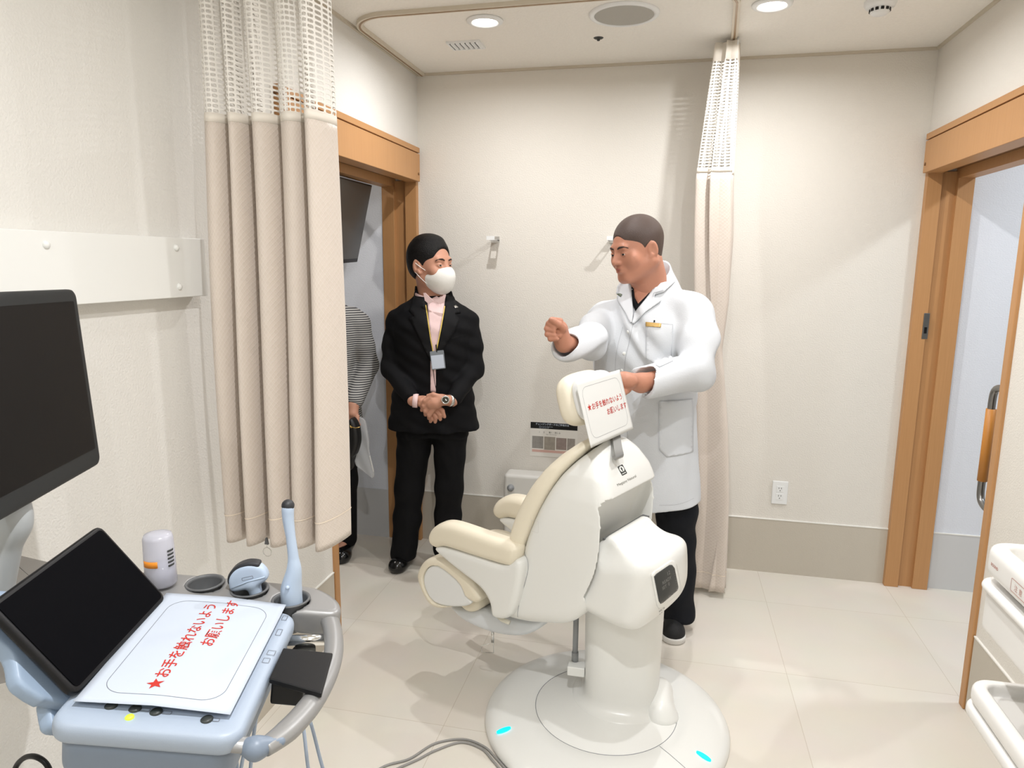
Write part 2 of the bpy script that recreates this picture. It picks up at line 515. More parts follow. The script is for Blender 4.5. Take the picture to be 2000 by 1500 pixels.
# ---------------------------------------------------------------- helpers: flat things laid on surfaces
def outline_mesh(pts, maxlen):
    bm = nb(); vs = [bm.verts.new((p[0], p[1], 0)) for p in pts]
    es = [bm.edges.new((vs[i - 1], vs[i])) for i in range(len(vs))]
    bmesh.ops.triangle_fill(bm, edges=es, use_beauty=True, use_dissolve=False)
    for _ in range(7):
        L = [e for e in bm.edges if e.calc_length() > maxlen]
        if not L: break
        bmesh.ops.subdivide_edges(bm, edges=L, cuts=1)
        bmesh.ops.triangulate(bm, faces=[f for f in bm.faces if len(f.verts) > 3])
    return bm
def bvh_of(mesh_data):
    v, q = mesh_data
    return BVHTree.FromPolygons([Vector(p) for p in v], [tuple(int(i) for i in f) for f in q])
def drape(bm, bvh, o, a, b, c, off=0.001, far=0.5, default=0.0):
    """project a flat mesh (its x,y in axes a,b about o) along -c on to a surface"""
    o, a, b, c = (Vector(x) for x in (o, a, b, c))
    last = default; hits = []
    for v in bm.verts:
        p = o + a * v.co.x + b * v.co.y
        h = bvh.ray_cast(p + c * far, -c, 2 * far)
        hits.append((v, p, h))
    ok = [((h[0] - p).dot(c)) for v, p, h in hits if h[0] is not None]
    mean = sum(ok) / len(ok) if ok else default
    good = [(p, (h[0] - p).dot(c)) for v, p, h in hits if h[0] is not None]
    for v, p, h in hits:
        if h[0] is not None: t = (h[0] - p).dot(c)
        elif good: t = min(good, key=lambda g: (g[0] - p).length_squared)[1]
        else: t = mean
        v.co = p + c * (t + off)
    bmesh.ops.recalc_face_normals(bm, faces=bm.faces)
    return bm
def text_bm(s, size, align='LEFT', bold=0.0, x=0, y=0, space=1.0, maxlen=None):
    cu = bpy.data.curves.new('t', 'FONT'); cu.body = s; cu.size = size; cu.align_x = align; cu.offset = bold
    cu.space_character = space; cu.fill_mode = 'FRONT'; cu.resolution_u = 3
    o = bpy.data.objects.new('t', cu); COL.objects.link(o)
    bpy.context.view_layer.update()
    me = bpy.data.meshes.new_from_object(o.evaluated_get(bpy.context.evaluated_depsgraph_get()))
    bm = nb(); bm.from_mesh(me)
    bpy.data.objects.remove(o); bpy.data.meshes.remove(me); bpy.data.curves.remove(cu)
    for v in bm.verts: v.co.x += x; v.co.y += y
    if maxlen:
        for _ in range(3):
            L = [e for e in bm.edges if e.calc_length() > maxlen]
            if not L: break
            bmesh.ops.subdivide_edges(bm, edges=L, cuts=1)
    return bm
def place_flat(bm, o, a, b, c, off=0.0):
    o, a, b, c = (Vector(x) for x in (o, a, b, c))
    for v in bm.verts: v.co = o + a * v.co.x + b * v.co.y + c * (off + v.co.z)
    return bm
def merge(*bms):
    out = nb()
    for b in bms:
        me = bpy.data.meshes.new('t'); b.to_mesh(me); b.free(); out.from_mesh(me); bpy.data.meshes.remove(me)
    return out
def star(r, x, y, r2=0.42):
    bm = nb(); pts = [(x + (r if i % 2 == 0 else r * r2) * math.sin(PI * i / 5), y + (r if i % 2 == 0 else r * r2) * math.cos(PI * i / 5)) for i in range(10)]
    bm.faces.new([bm.verts.new((*p, 0)) for p in pts]); return bm
def ring_flat(pts, w):
    """thin outline stroke around a closed path in the plane"""
    bm = nb(); n = len(pts); P = [np.array(p[:2], float) for p in pts]; inn = []; out = []
    for i in range(n):
        t = unit(P[(i + 1) % n] - P[i - 1] + 1e-12); nn = np.array([-t[1], t[0]])
        inn.append(bm.verts.new((*(P[i] + nn * w / 2), 0))); out.append(bm.verts.new((*(P[i] - nn * w / 2), 0)))
    for i in range(n):
        j = (i + 1) % n; bm.faces.new((inn[i], inn[j], out[j], out[i]))
    return bm
def on_cloth(target, poly_px, o, name, m, parent, off=0.002, thick=0.003, maxlen=0.02, label=None, smooth=True):
    c = unit(CP - o); a = unit(np.cross(V(0, 0, 1), c)); b = np.cross(c, a)
    pts = [((onP(*p, o, c) - o).dot(a), (onP(*p, o, c) - o).dot(b)) for p in poly_px]
    bm = outline_mesh(pts, maxlen); drape(bm, target, o, a, b, c, off, far=0.45)
    return obj(name, bm, m, parent, smooth=smooth, solid=thick, label=label)
def line_on(target, path_px, o, name, m, parent, w=0.0012, off=0.0015, n=6, closed=False):
    c = unit(CP - o); a = unit(np.cross(V(0, 0, 1), c)); b = np.cross(c, a)
    P = catmull([((onP(*p, o, c) - o).dot(a), (onP(*p, o, c) - o).dot(b)) for p in path_px], n, closed)
    bm = nb(); pr = None
    for i, p in enumerate(P):
        d = unit(P[min(i + 1, len(P) - 1)] - P[max(i - 1, 0)]); q = V(-d[1], d[0]) * w / 2
        cur = (bm.verts.new((*(p - q), 0)), bm.verts.new((*(p + q), 0)))
        if pr: bm.faces.new((pr[0], cur[0], cur[1], pr[1]))
        pr = cur
    drape(bm, target, o, a, b, c, off, far=0.45)
    return obj(name, bm, m, parent)


def px_drape(bm, bvh, o, fpx, off=0.001):
    """bm in its own flat units; fpx maps (x, y) to a sight line; laid on the surface along that line of sight"""
    c = unit(CP - o); a = unit(np.cross(V(0, 0, 1), c)); b = np.cross(c, a)
    for v in bm.verts:
        q = onP(*fpx(v.co.x, v.co.y), o, c) - o; v.co = (q.dot(a), q.dot(b), 0)
    return drape(bm, bvh, o, a, b, c, off, far=0.45)
# ================================================================ the room
LDX = XL - WT; RDX = XR + WT
struct('floor', bxs(((-3.6, YN, -0.05), (3.2, 4.2, 0.0))), M_floor, loc=(0, 0, 0))
struct('ceiling', bxs(((-3.6, YN, CZ), (3.2, 4.2, CZ + 0.05))), M_ceil, loc=(0, 0, CZ))
struct('wall_back', bxs(((LDX, YB, 0), (RDX, YB + 0.1, CZ))), M_wall)
struct('wall_left', bxs(((LDX, YN, 0), (XL, YSL, CZ)), ((LDX, YSL, DOORZ + 0.16), (XL, YB, CZ))), M_wall_l)
struct('wall_right', bxs(((XR, YN, 0), (RDX, YSR, CZ)), ((XR, YSR, DOORZ + 0.16), (RDX, YB, CZ))), M_wall)
struct('wall_front', bxs(((-3.6, YN - 0.1, 0), (3.2, YN, CZ))), M_wall)
struct('wall_back_next_room', bxs(((-3.6, 3.70, 0), (LDX, 3.80, CZ))), M_wall_cor)
struct('wall_left_next_room', bxs(((-3.7, YN, 0), (-3.6, 4.2, CZ))), M_wall_cor)
struct('wall_back_corridor', bxs(((RDX, 3.73, 0), (3.2, 3.83, CZ))), M_wall_cor)
struct('wall_right_corridor', bxs(((3.2, YN, 0), (3.3, 4.2, CZ))), M_wall_cor)

def dado(name, lo, hi, m, cap_lo, cap_hi):
    struct(name, bxs((lo, hi)), m)
    return bxs((cap_lo, cap_hi))
T = 0.006
struct('baseboard_back', bxs(((XL, YB - T, 0), (XR, YB, BASE))), M_dado)
struct('trim_1', bxs(((XL, YB - T - 0.002, BASE), (XR, YB, BASE + 0.005))), M_trimw)
struct('baseboard_left', bxs(((XL, YN, 0), (XL + T, YSL - 0.045, BASE))), M_dado)
struct('trim_2', bxs(((XL, YN, BASE), (XL + T + 0.002, YSL - 0.045, BASE + 0.005))), M_trimw)
struct('baseboard_right', bxs(((XR - T, YN, 0), (XR, YSR - 0.045, BASE))), M_dado)
struct('trim_3', bxs(((XR - T - 0.002, YN, BASE), (XR, YSR - 0.045, BASE + 0.005))), M_trimw)
struct('baseboard_corridor', bxs(((RDX, 3.73 - T, 0), (3.2, 3.73, BASE))), M_dado_cor)
struct('trim_4', bxs(((RDX, 3.73 - T - 0.002, BASE), (3.2, 3.73, BASE + 0.005))), M_trimw)
struct('baseboard_next_room', bxs(((-3.6, 3.70 - T, 0), (LDX, 3.70, BASE))), M_dado_cor)
# ceiling edge trim
struct('trim_5', bxs(((XL, YB - 0.012, CZ - 0.012), (XR, YB, CZ))), M_edge)
struct('trim_6', bxs(((XL, YN, CZ - 0.012), (XL + 0.012, YB - 0.012, CZ))), M_edge)
struct('trim_7', bxs(((XR - 0.012, YN, CZ - 0.012), (XR, YB - 0.012, CZ))), M_edge)

# doorways: frames, near trims, sliding leaves with their bar handles
def doorway(n, x0, sgn, y0, hdr_y0):
    """x0 wall face, sgn -1 left / +1 right (out of the room)"""
    def bx_(a, b, ya, yb, za, zb):
        xa, xb = x0 + sgn * a, x0 + sgn * b
        return ((min(xa, xb), ya, za), (max(xa, xb), yb, zb))
    yj = YB - 0.035
    d = struct('door_%d' % n, bxs(bx_(0.0, 0.065, yj, YB, 0, DOORZ + 0.18), bx_(0.13, WT, yj, YB, 0, DOORZ + 0.18)), M_wood, bevel=(0.002, 2))
    struct('jamb_recess', bxs(bx_(0.065, 0.13, yj + 0.022, YB, 0, DOORZ + 0.02)), M_wood, d)
    struct('header', bxs(bx_(-0.022, 0.06, hdr_y0, YB - 0.03, DOORZ + 0.012, DOORZ + 0.155)), M_wood, d, bevel=(0.003, 2))
    struct('header_cap', bxs(bx_(-0.022, 0.02, hdr_y0, YB - 0.03, DOORZ + 0.160, DOORZ + 0.187)), M_wood, d, bevel=(0.002, 2))
    struct('header_groove', bxs(bx_(-0.012, 0.02, hdr_y0, YB - 0.035, DOORZ + 0.15, DOORZ + 0.165)), M_woodd, d)
    struct('header_track', bxs(bx_(0.06, 0.13, hdr_y0, YB - 0.03, DOORZ + 0.03, DOORZ + 0.15)), M_woodd, d)
    struct('header_inner', bxs(bx_(0.13, WT, y0, YB - 0.03, DOORZ - 0.012, DOORZ + 0.16)), M_wood, d)
    struct('near_trim', bxs(bx_(-0.012, 0.05, y0 - 0.04, y0, 0.0, DOORZ + 0.012)), M_wood, d, bevel=(0.004, 2))
    struct('door_leaf', bxs(bx_(0.07, 0.11, y0 - 0.9, y0 - 0.002, 0.01, DOORZ + 0.03)), M_wood, d)
    return d
d1 = doorway(1, XL, -1, YSL, 2.30)
d2 = doorway(2, XR, 1, YSR, 2.30)
def bar_handle(d, x, y0, z0, z1, out, yo):
    # steel ends bending back to the leaf, wooden grip between
    pts = [(x, y0, z1), (x, y0 + out * 0.5, z1 - 0.002), (x, y0 + out * 0.86, z1 - out * 0.18), (x, y0 + out, z1 - out * 0.55), (x, y0 + out, z1 - 0.11)]
    p2 = [(x, y0, z0), (x, y0 + out * 0.5, z0 + 0.002), (x, y0 + out * 0.86, z0 + out * 0.18), (x, y0 + out, z0 + out * 0.55), (x, y0 + out, z0 + 0.11)]
    bm = nb(); tube(bm, catmull(pts, 6), 0.0125, 14); tube(bm, catmull(p2, 6), 0.0125, 14)
    h = struct('door_handle', bm, M_steel, d, smooth=True)
    bm = nb(); tube(bm, [(x, y0 + out, z0 + 0.085), (x, y0 + out, (z0 + z1) / 2), (x, y0 + out, z1 - 0.085)], 0.0165, 18)
    struct('grip', bm, M_woodg, h, smooth=True, label='wooden grip')
z1 = onX(1952, 757, XR + 0.005)[2]; z0 = onX(1926, 993, XR + 0.005)[2]
bar_handle(d2, XR + 0.005, YSR - 0.006, z0, z1, 0.085, 0)
bar_handle(d1, XL - 0.005, YSL - 0.006, z0, z1, 0.085, 0)
# strike plate on the right-hand jamb
yj_ = YB - 0.035
p = onY(1808, 637, yj_)
bm = bxs(((p[0] - 0.013, yj_ - 0.0025, p[2] - 0.062), (p[0] + 0.013, yj_ + 0.02, p[2] + 0.062)))
sp = struct('strike_plate', bm, M_steel, d2, bevel=(0.002, 2))
struct('latch_hole', bxs(((p[0] - 0.006, yj_ - 0.0035, p[2] - 0.035), (p[0] + 0.006, yj_ - 0.002, p[2] - 0.005))), M_black, sp)
# small buttons at the header ends
for dd, x in ((d1, XL + 0.022), (d2, XR - 0.022)):
    bm = nb(); lathe(bm, [(0, 0), (0.007, 0), (0.007, 0.003), (0, 0.004)], (x, YB - 0.055, DOORZ + 0.05), (1 if x < 0 else -1, 0, 0), 16)
    struct('header_plug', bm, M_woodd, dd, smooth=True)

# ---- downlights
M_lamp = mat('lamp_lens', (1, 1, 1), 0.5, emit=((1.0, 0.95, 0.86), 14.0))
lab = {0: 'round recessed ceiling lamp beside the small louvred vent', 1: 'round recessed ceiling lamp beside the smoke detector, right of the rail'}
for i, (x, y, pw) in enumerate(LAMPS):
    t = thing('ceiling_lamp', lab.get(i, 'round recessed ceiling lamp nearer the camera, above the picture edge'), 'ceiling lamp', (x, y, CZ - 0.012), 'recessed ceiling lamps')
    bm = nb(); lathe(bm, [(0.048, 0.0125), (0.052, 0.004), (0.060, 0.0), (0.074, 0.006), (0.076, 0.012), (0.05, 0.0125)], (x, y, CZ - 0.0125), n=48)
    obj('lamp_ring', bm, M_whitep, t, smooth=True)
    bm = nb(); lathe(bm, [(0, 0.0), (0.03, 0.0005), (0.050, 0.004)], (x, y, CZ - 0.010), n=40)
    obj('lamp_lens', bm, M_lamp, t, smooth=True)
    l = add_area('lamp_light', (x, y, CZ - 0.016), 0.042, pw, LAMP_COL if y > 0.5 else (0.93, 0.97, 1.0), spread=math.radians(172))
# light of the neighbouring rooms comes from their own ceiling lamps
NB = ((-2.35, 2.6, 10, (1.0, 0.95, 0.88)), (2.1, 2.9, 17, (0.88, 0.94, 1.0)), (2.1, 1.2, 10, (0.88, 0.94, 1.0)))
for x, y, pw, cc in NB:
    t = thing('ceiling_lamp', 'round recessed ceiling lamp of the space beyond the doorway', 'ceiling lamp', (x, y, CZ - 0.012), 'lamps beyond the doorways')
    bm = nb(); lathe(bm, [(0.088, 0.0125), (0.1, 0.0), (0.112, 0.012)], (x, y, CZ - 0.0125), n=40)
    obj('lamp_ring', bm, M_whitep, t, smooth=True)
    bm = nb(); lathe(bm, [(0, 0.0), (0.09, 0.003)], (x, y, CZ - 0.010), n=40)
    obj('lamp_lens', bm, M_lamp, t, smooth=True)
    add_area('lamp_light', (x, y, CZ - 0.016), 0.18, pw, cc)

# ---- ceiling fittings
x, y = -0.226, 3.021
t = thing('ceiling_speaker', 'large round grey ceiling speaker with a white ring', 'speaker', (x, y, CZ - 0.01))
bm = nb(); lathe(bm, [(0.118, 0.01), (0.118, 0.002), (0.128, 0.0), (0.138, 0.004), (0.14, 0.01)], (x, y, CZ - 0.0105), n=64); obj('rim', bm, M_whitep, t, smooth=True)
def mesh_mat():
    m = mat('speaker_grille', srgb(176, 173, 165), 0.7)
    nt = m.node_tree; b = nt.nodes['Principled BSDF']; tc = nt.nodes.new('ShaderNodeTexCoord'); vo = nt.nodes.new('ShaderNodeTexVoronoi'); vo.inputs['Scale'].default_value = 300
    vo.inputs['Randomness'].default_value = 0
    nt.links.new(tc.outputs['Object'], vo.inputs['Vector']); bp = nt.nodes.new('ShaderNodeBump'); bp.inputs['Strength'].default_value = 0.6
    nt.links.new(vo.outputs['Distance'], bp.inputs['Height']); nt.links.new(bp.outputs['Normal'], b.inputs['Normal']); return m
bm = nb(); lathe(bm, [(0, 0), (0.08, 0.0005), (0.119, 0.003)], (x, y, CZ - 0.0095), n=64); obj('grille', bm, mesh_mat(), t, smooth=True)
# vent
a, b, c_, d_ = onZ(870, 81, CZ), onZ(935, 78, CZ), onZ(945, 94, CZ), onZ(882, 99, CZ)
cx, cy = -0.958, 3.285; hw, hh = 0.078, 0.058
t = thing('ceiling_vent', 'small white ceiling vent with slanted louvres', 'vent', (cx, cy, CZ - 0.01))
bm = bxs(((cx - hw, cy - hh, CZ - 0.008), (cx + hw, cy - hh + 0.01, CZ)), ((cx - hw, cy + hh - 0.01, CZ - 0.008), (cx + hw, cy + hh, CZ)),
         ((cx - hw, cy - hh + 0.01, CZ - 0.008), (cx - hw + 0.01, cy + hh - 0.01, CZ)), ((cx + hw - 0.01, cy - hh + 0.01, CZ - 0.008), (cx + hw, cy + hh - 0.01, CZ)))
obj('frame', bm, M_whitep, t)
obj('backing', bxs(((cx - hw + 0.01, cy - hh + 0.01, CZ - 0.0015), (cx + hw - 0.01, cy + hh - 0.01, CZ - 0.0005))), M_black, t)
for i in range(6):
    xx = cx - hw + 0.018 + i * 0.0235
    bm = nb(); obox(bm, (xx, cy - hh + 0.01, CZ - 0.010), (0.012, 0, 0.008), (0, 2 * hh - 0.02, 0), (0.0012, 0, -0.0012)); obj('slat', bm, M_whitep, t)
# sprinkler-like sensor
x, y = -0.356, 3.305
bm = nb(); lathe(bm, [(0, -0.012), (0.006, -0.012), (0.008, -0.004), (0.018, -0.003), (0.022, 0.0)], (x, y, CZ), n=24)
tag(obj('ceiling_sensor', bm, M_dark, smooth=True), 'tiny dark dome sensor on the ceiling behind the speaker', 'sensor')
# smoke detector
x, y = 0.726, 3.07
t = thing('smoke_detector', 'white round smoke detector with black slots on the ceiling', 'smoke detector', (x, y, CZ - 0.05))
bm = nb(); lathe(bm, [(0, -0.048), (0.024, -0.048), (0.034, -0.040), (0.036, -0.026), (0.05, -0.022), (0.056, -0.012), (0.056, 0.0)], (x, y, CZ), n=48); obj('cover', bm, M_whitep, t, smooth=True)
for k in range(12):
    a = 2 * PI * k / 12
    cx_, cy_ = x + 0.0335 * math.cos(a), y + 0.0335 * math.sin(a)
    bm = nb(); obox(bm, (cx_ - 0.0055 * math.sin(a) * -1 - 0.004 * math.cos(a), cy_ - 0.0055 * math.cos(a) - 0.004 * math.sin(a), CZ - 0.039), (-0.011 * math.sin(a), 0.011 * math.cos(a), 0), (0.008 * math.cos(a), 0.008 * math.sin(a), 0.002), (0, 0, 0.009))
    obj('slot', bm, M_black, t)

# ---- curtain rails
M_rail = mat('rail_bronze', srgb(150, 122, 88), 0.4, metal=0.2)
M_rails = mat('rail_cream', srgb(214, 204, 186), 0.5)
def rail(label, path):
    t = thing('curtain_rail', label, 'curtain rail', (path[0][0], path[0][1], CZ - 0.02))
    pts = [np.array((p[0], p[1], CZ - 0.008)) for p in path]
    bm = nb(); N = len(pts); L = []
    for i in range(N):
        d = unit(pts[min(i + 1, N - 1)] - pts[max(i - 1, 0)]); n = np.array([-d[1], d[0], 0])
        L.append([bm.verts.new(pts[i] + n * a + np.array([0, 0, b])) for a, b in ((-0.013, 0.008), (-0.013, -0.008), (0.013, -0.008), (0.013, 0.008))])
    for A, B in zip(L[:-1], L[1:]):
        for k in range(4): bm.faces.new((A[k], A[(k + 1) % 4], B[(k + 1) % 4], B[k]))
    bm.faces.new(L[0]); bm.faces.new(L[-1][::-1]); bmesh.ops.recalc_face_normals(bm, faces=bm.faces)
    obj('rail_body', bm, M_rails, t)
    bm = nb(); L = []
    for i in range(N):
        d = unit(pts[min(i + 1, N - 1)] - pts[max(i - 1, 0)]); n = np.array([-d[1], d[0], 0])
        L.append([bm.verts.new(pts[i] + n * a + np.array([0, 0, b])) for a, b in ((-0.004, -0.0075), (-0.004, -0.0095), (0.004, -0.0095), (0.004, -0.0075))])
    for A, B in zip(L[:-1], L[1:]):
        for k in range(4): bm.faces.new((A[k], A[(k + 1) % 4], B[(k + 1) % 4], B[k]))
    bmesh.ops.recalc_face_normals(bm, faces=bm.faces)
    obj('track_slot', bm, M_rail, t)
    return t
def arc(cx, cy, r, a0, a1, n=10):
    return [(cx + r * math.cos(math.radians(a0 + (a1 - a0) * i / n)), cy + r * math.sin(math.radians(a0 + (a1 - a0) * i / n))) for i in range(n + 1)]
R_ = 0.16
path = [(-1.325, YB - 0.013)] + arc(-1.325 + R_, 2.82 + R_, R_, 180, 270) + arc(0.20 - R_, 2.80 + R_, R_, 270, 360) + [(0.222, 3.32), (0.235, YB - 0.013)]
rail('bronze-slotted curtain rail curving round the ceiling of the back cubicle', path)
rail('straight ceiling rail carrying the short bunched curtain', [(XL + 0.013, 1.78), (XR - 0.013, 1.78)])

# ---- white rail board on the left wall
yb_ = 1.815
t = thing('wall_panel', 'long white board screwed to the left wall above the monitor', 'wall panel', (XL, 0.6, 1.516))
obj('board', bxs(((XL, -0.9, 1.516), (XL + 0.045, yb_, 1.678))), M_white, t, bevel=(0.002, 2))
for y, z in ((onX(344, 484, XL + 0.045)[1], onX(344, 484, XL + 0.045)[2]), (onX(350, 560, XL + 0.045)[1], onX(350, 560, XL + 0.045)[2]), (onX(90, 478, XL + 0.045)[1], onX(90, 478, XL + 0.045)[2])):
    bm = nb(); lathe(bm, [(0.009, 0), (0.009, 0.002), (0.006, 0.006), (0, 0.007)], (XL + 0.045, y, z), (1, 0, 0), 20); obj('screw_cap', bm, M_white, t, smooth=True)

# ---- two wall brackets
def bracket(x, label):
    w = 0.022; z = 1.735
    t = thing('wall_bracket', label, 'bracket', (x, YB, z), 'steel brackets on the back wall')
    bm = bxs(((x - w, YB - 0.003, z - 0.012), (x + w, YB, z + 0.02)))
    obj('mounting_plate', bm, M_chrome, t)
    bm = bxs(((x - w, YB - 0.055, z - 0.002), (x - w + 0.008, YB, z)), ((x + w - 0.008, YB - 0.055, z - 0.002), (x + w, YB, z)),
             ((x - w, YB - 0.045, z - 0.002), (x + w, YB, z)), ((x - w, YB - 0.11, z - 0.002), (x + w, YB - 0.075, z)), ((x - w, YB - 0.075, z - 0.002), (x - w + 0.008, YB - 0.05, z)), ((x + w - 0.008, YB - 0.075, z - 0.002), (x + w, YB - 0.05, z)),
             ((x - w, YB - 0.112, z - 0.002), (x + w, YB - 0.11, z + 0.018)))
    obj('arm_plate', bm, M_whitep, t)
bracket(-0.925, 'small white wall bracket beside the masked man')
bracket(-0.298, "small white wall bracket behind the face of the person in white coat")

# ---- poster, outlet, changing board
x0, x1, z0, z1 = -0.721, -0.455, 0.552, 0.747
t = thing('poster', 'small instruction poster with a black heading on the back wall', 'poster', (x0, YB, z0))
yy = YB - 0.001
def flatq(name, m, xa, za, xb, zb, dy, par, lab=None):
    return obj(name, bxs(((xa, YB - dy, za), (xb, YB - dy + 0.0004, zb))), m, par, label=lab)
flatq('sheet', mat('poster_sheet', srgb(232, 228, 220), 0.6), x0, z0, x1, z1, 0.0014, t)
flatq('heading_band', M_black, x0 + 0.002, z1 - 0.036, x1 - 0.002, z1 - 0.001, 0.0019, t)
bm = merge(text_bm('チェンジングボードのご使用方法', 0.0125, x=0.03, y=-0.015, bold=0.0002), text_bm('How to use the changing board', 0.006, x=0.05, y=-0.025), text_bm('Please read before use', 0.006, x=0.05, y=-0.032))
place_flat(bm, (x0, YB - 0.0022, z1), (1, 0, 0), (0, 0, 1), (0, -1, 0)); obj('heading_text', bm, M_paper, t)
for (xa, za, xb, zb, cc) in ((0.012, 0.045, 0.075, 0.115, (150, 146, 140)), (0.080, 0.040, 0.142, 0.115, (160, 152, 140)), (0.147, 0.045, 0.205, 0.112, (150, 135, 128)), (0.209, 0.045, 0.252, 0.112, (158, 150, 142))):
    flatq('printed_photo', mat('print_%d%d%d' % cc, srgb(*cc), 0.6, noise=(60, 0.25)), x0 + xa, z0 + za, x0 + xb, z0 + zb, 0.0018, t)
flatq('red_stripe', mat('poster_pink', srgb(216, 176, 164), 0.6), x0 + 0.012, z0 + 0.024, x1 - 0.012, z0 + 0.038, 0.0018, t)
for nm_, bm in (('step_number', text_bm('1', 0.012, x=0.05, y=0.135)), ('step_number', text_bm('2', 0.012, x=0.075, y=0.135)), ('step_heading', text_bm('開く・閉じる', 0.011, x=0.105, y=0.135)), ('small_print', text_bm('Open / Close the board', 0.006, x=0.09, y=0.126))):
    place_flat(bm, (x0, YB - 0.0018, z0), (1, 0, 0), (0, 0, 1), (0, -1, 0)); obj(nm_, bm, M_dark, t)

x0, x1, z0, z1 = 0.572, 0.650, 0.383, 0.508
t = thing('wall_outlet', 'white double socket outlet low on the back wall', 'outlet', (x0, YB, z0))
obj('cover_plate', bxs(((x0, YB - 0.009, z0), (x1, YB, z1))), M_whitep, t, bevel=(0.004, 3))
xc = (x0 + x1) / 2
for zz in (z0 + 0.042, z0 + 0.083):
    o = obj('socket', bxs(((xc - 0.018, YB - 0.0105, zz - 0.017), (xc + 0.018, YB - 0.008, zz + 0.017))), M_whitep, t, bevel=(0.001, 2))
    bm = bxs(*[((xc + s - 0.0012, YB - 0.0112, zz + 0.001), (xc + s + 0.0012, YB - 0.0102, zz + 0.009)) for s in (-0.006, 0.006)], ((xc - 0.002, YB - 0.0112, zz - 0.01), (xc + 0.002, YB - 0.0102, zz - 0.006)))
    obj('pin_hole', bm, M_black, o)

t = thing('changing_board', 'white folded changing board at the foot of the back wall behind the exam chair', 'changing board', (-0.55, YB - 0.07, 0.04))
obj('panel', bxs(((-0.842, YB - 0.13, 0.05), (-0.30, YB - 0.012, 0.474))), mat('changing_board_white', srgb(222, 220, 214), 0.4), t, bevel=(0.02, 4))
bm = nb(); lathe(bm, [(0.019, 0), (0.019, 0.012), (0.012, 0.016), (0.0115, 0.03), (0, 0.031)], (-0.80, YB - 0.13, 0.40), (0, -1, 0), 28); obj('knob', bm, M_grey, t, smooth=True)
obj('wall_mount', bxs(((-0.82, YB - 0.02, 0.0), (-0.32, YB, 0.45))), M_whitep, t)

# ---- television in the next room, seen through the left doorway
M_tvs = mat('tv_screen', (0.075, 0.074, 0.070), 0.3, spec=0.3)  # raised grey base colour stands in for the reflection on the screen
A_, B_ = onY(727, 362, 3.60), onY(698, 512, 3.60)
dn = unit(B_ - A_); H_ = np.linalg.norm(B_ - A_); al = unit(V(0.13, -0.99, 0.0)); al = unit(al - dn * al.dot(dn)); nrm = np.cross(dn, al)
if nrm[0] < 0: nrm = -nrm
t = thing('television', 'dark flat television tilted down beyond the left doorway', 'television', (A_ + al * 0.33 - nrm * 0.05))
bm = nb(); obox(bm, A_ - nrm * 0.035, al * 0.66, dn * (H_ + 0.0), nrm * 0.035); obj('casing', bm, M_black, t, bevel=(0.004, 2))
bm = nb(); obox(bm, A_ + al * 0.008 + dn * 0.008, al * 0.644, dn * (H_ - 0.03), nrm * 0.0012); obj('screen', bm, M_tvs, t)
q = A_ + al * 0.33 + dn * H_ * 0.5 - nrm * 0.035
bm = nb(); tube(bm, [q, q + V(-0.12, 0.0, 0.05), (q[0] - 0.14, 3.5, q[2] + 0.1), (q[0] - 0.14, 3.69, q[2] + 0.1)], 0.02, 12); obj('mounting_arm', bm, M_greyd, t, smooth=True)
# ================================================================ curtains
def cloth_mat():
    m = bpy.data.materials.new('diamond_woven_curtain'); m.use_nodes = True
    nt = m.node_tree; b = nt.nodes['Principled BSDF']
    b.inputs['Roughness'].default_value = 0.5; b.inputs['Sheen Weight'].default_value = 0.2
    uv = nt.nodes.new('ShaderNodeUVMap')
    mp = nt.nodes.new('ShaderNodeMapping'); mp.inputs['Rotation'].default_value = (0, 0, math.radians(45)); mp.inputs['Scale'].default_value = (88, 88, 88)
    br = nt.nodes.new('ShaderNodeTexBrick'); br.offset = 0; br.inputs['Scale'].default_value = 1
    br.inputs['Brick Width'].default_value = 1; br.inputs['Row Height'].default_value = 1
    br.inputs['Mortar Size'].default_value = 0.12; br.inputs['Mortar Smooth'].default_value = 0.6
    br.inputs['Color1'].default_value = (*srgb(216, 203, 191), 1); br.inputs['Color2'].default_value = (*srgb(213, 200, 187), 1)
    br.inputs['Mortar'].default_value = (*srgb(221, 209, 198), 1)
    bp = nt.nodes.new('ShaderNodeBump'); bp.inputs['Strength'].default_value = 0.35; bp.inputs['Distance'].default_value = 0.004
    nt.links.new(uv.outputs['UV'], mp.inputs['Vector']); nt.links.new(mp.outputs['Vector'], br.inputs['Vector'])
    nt.links.new(br.outputs['Color'], b.inputs['Base Color']); nt.links.new(br.outputs['Fac'], bp.inputs['Height']); nt.links.new(bp.outputs['Normal'], b.inputs['Normal'])
    return m
M_cloth = cloth_mat()
M_net = mat('curtain_net', srgb(244, 240, 233), 0.7)
M_band = mat('curtain_band', srgb(236, 228, 216), 0.7)
M_seam = mat('curtain_seam', srgb(240, 226, 208), 0.6)

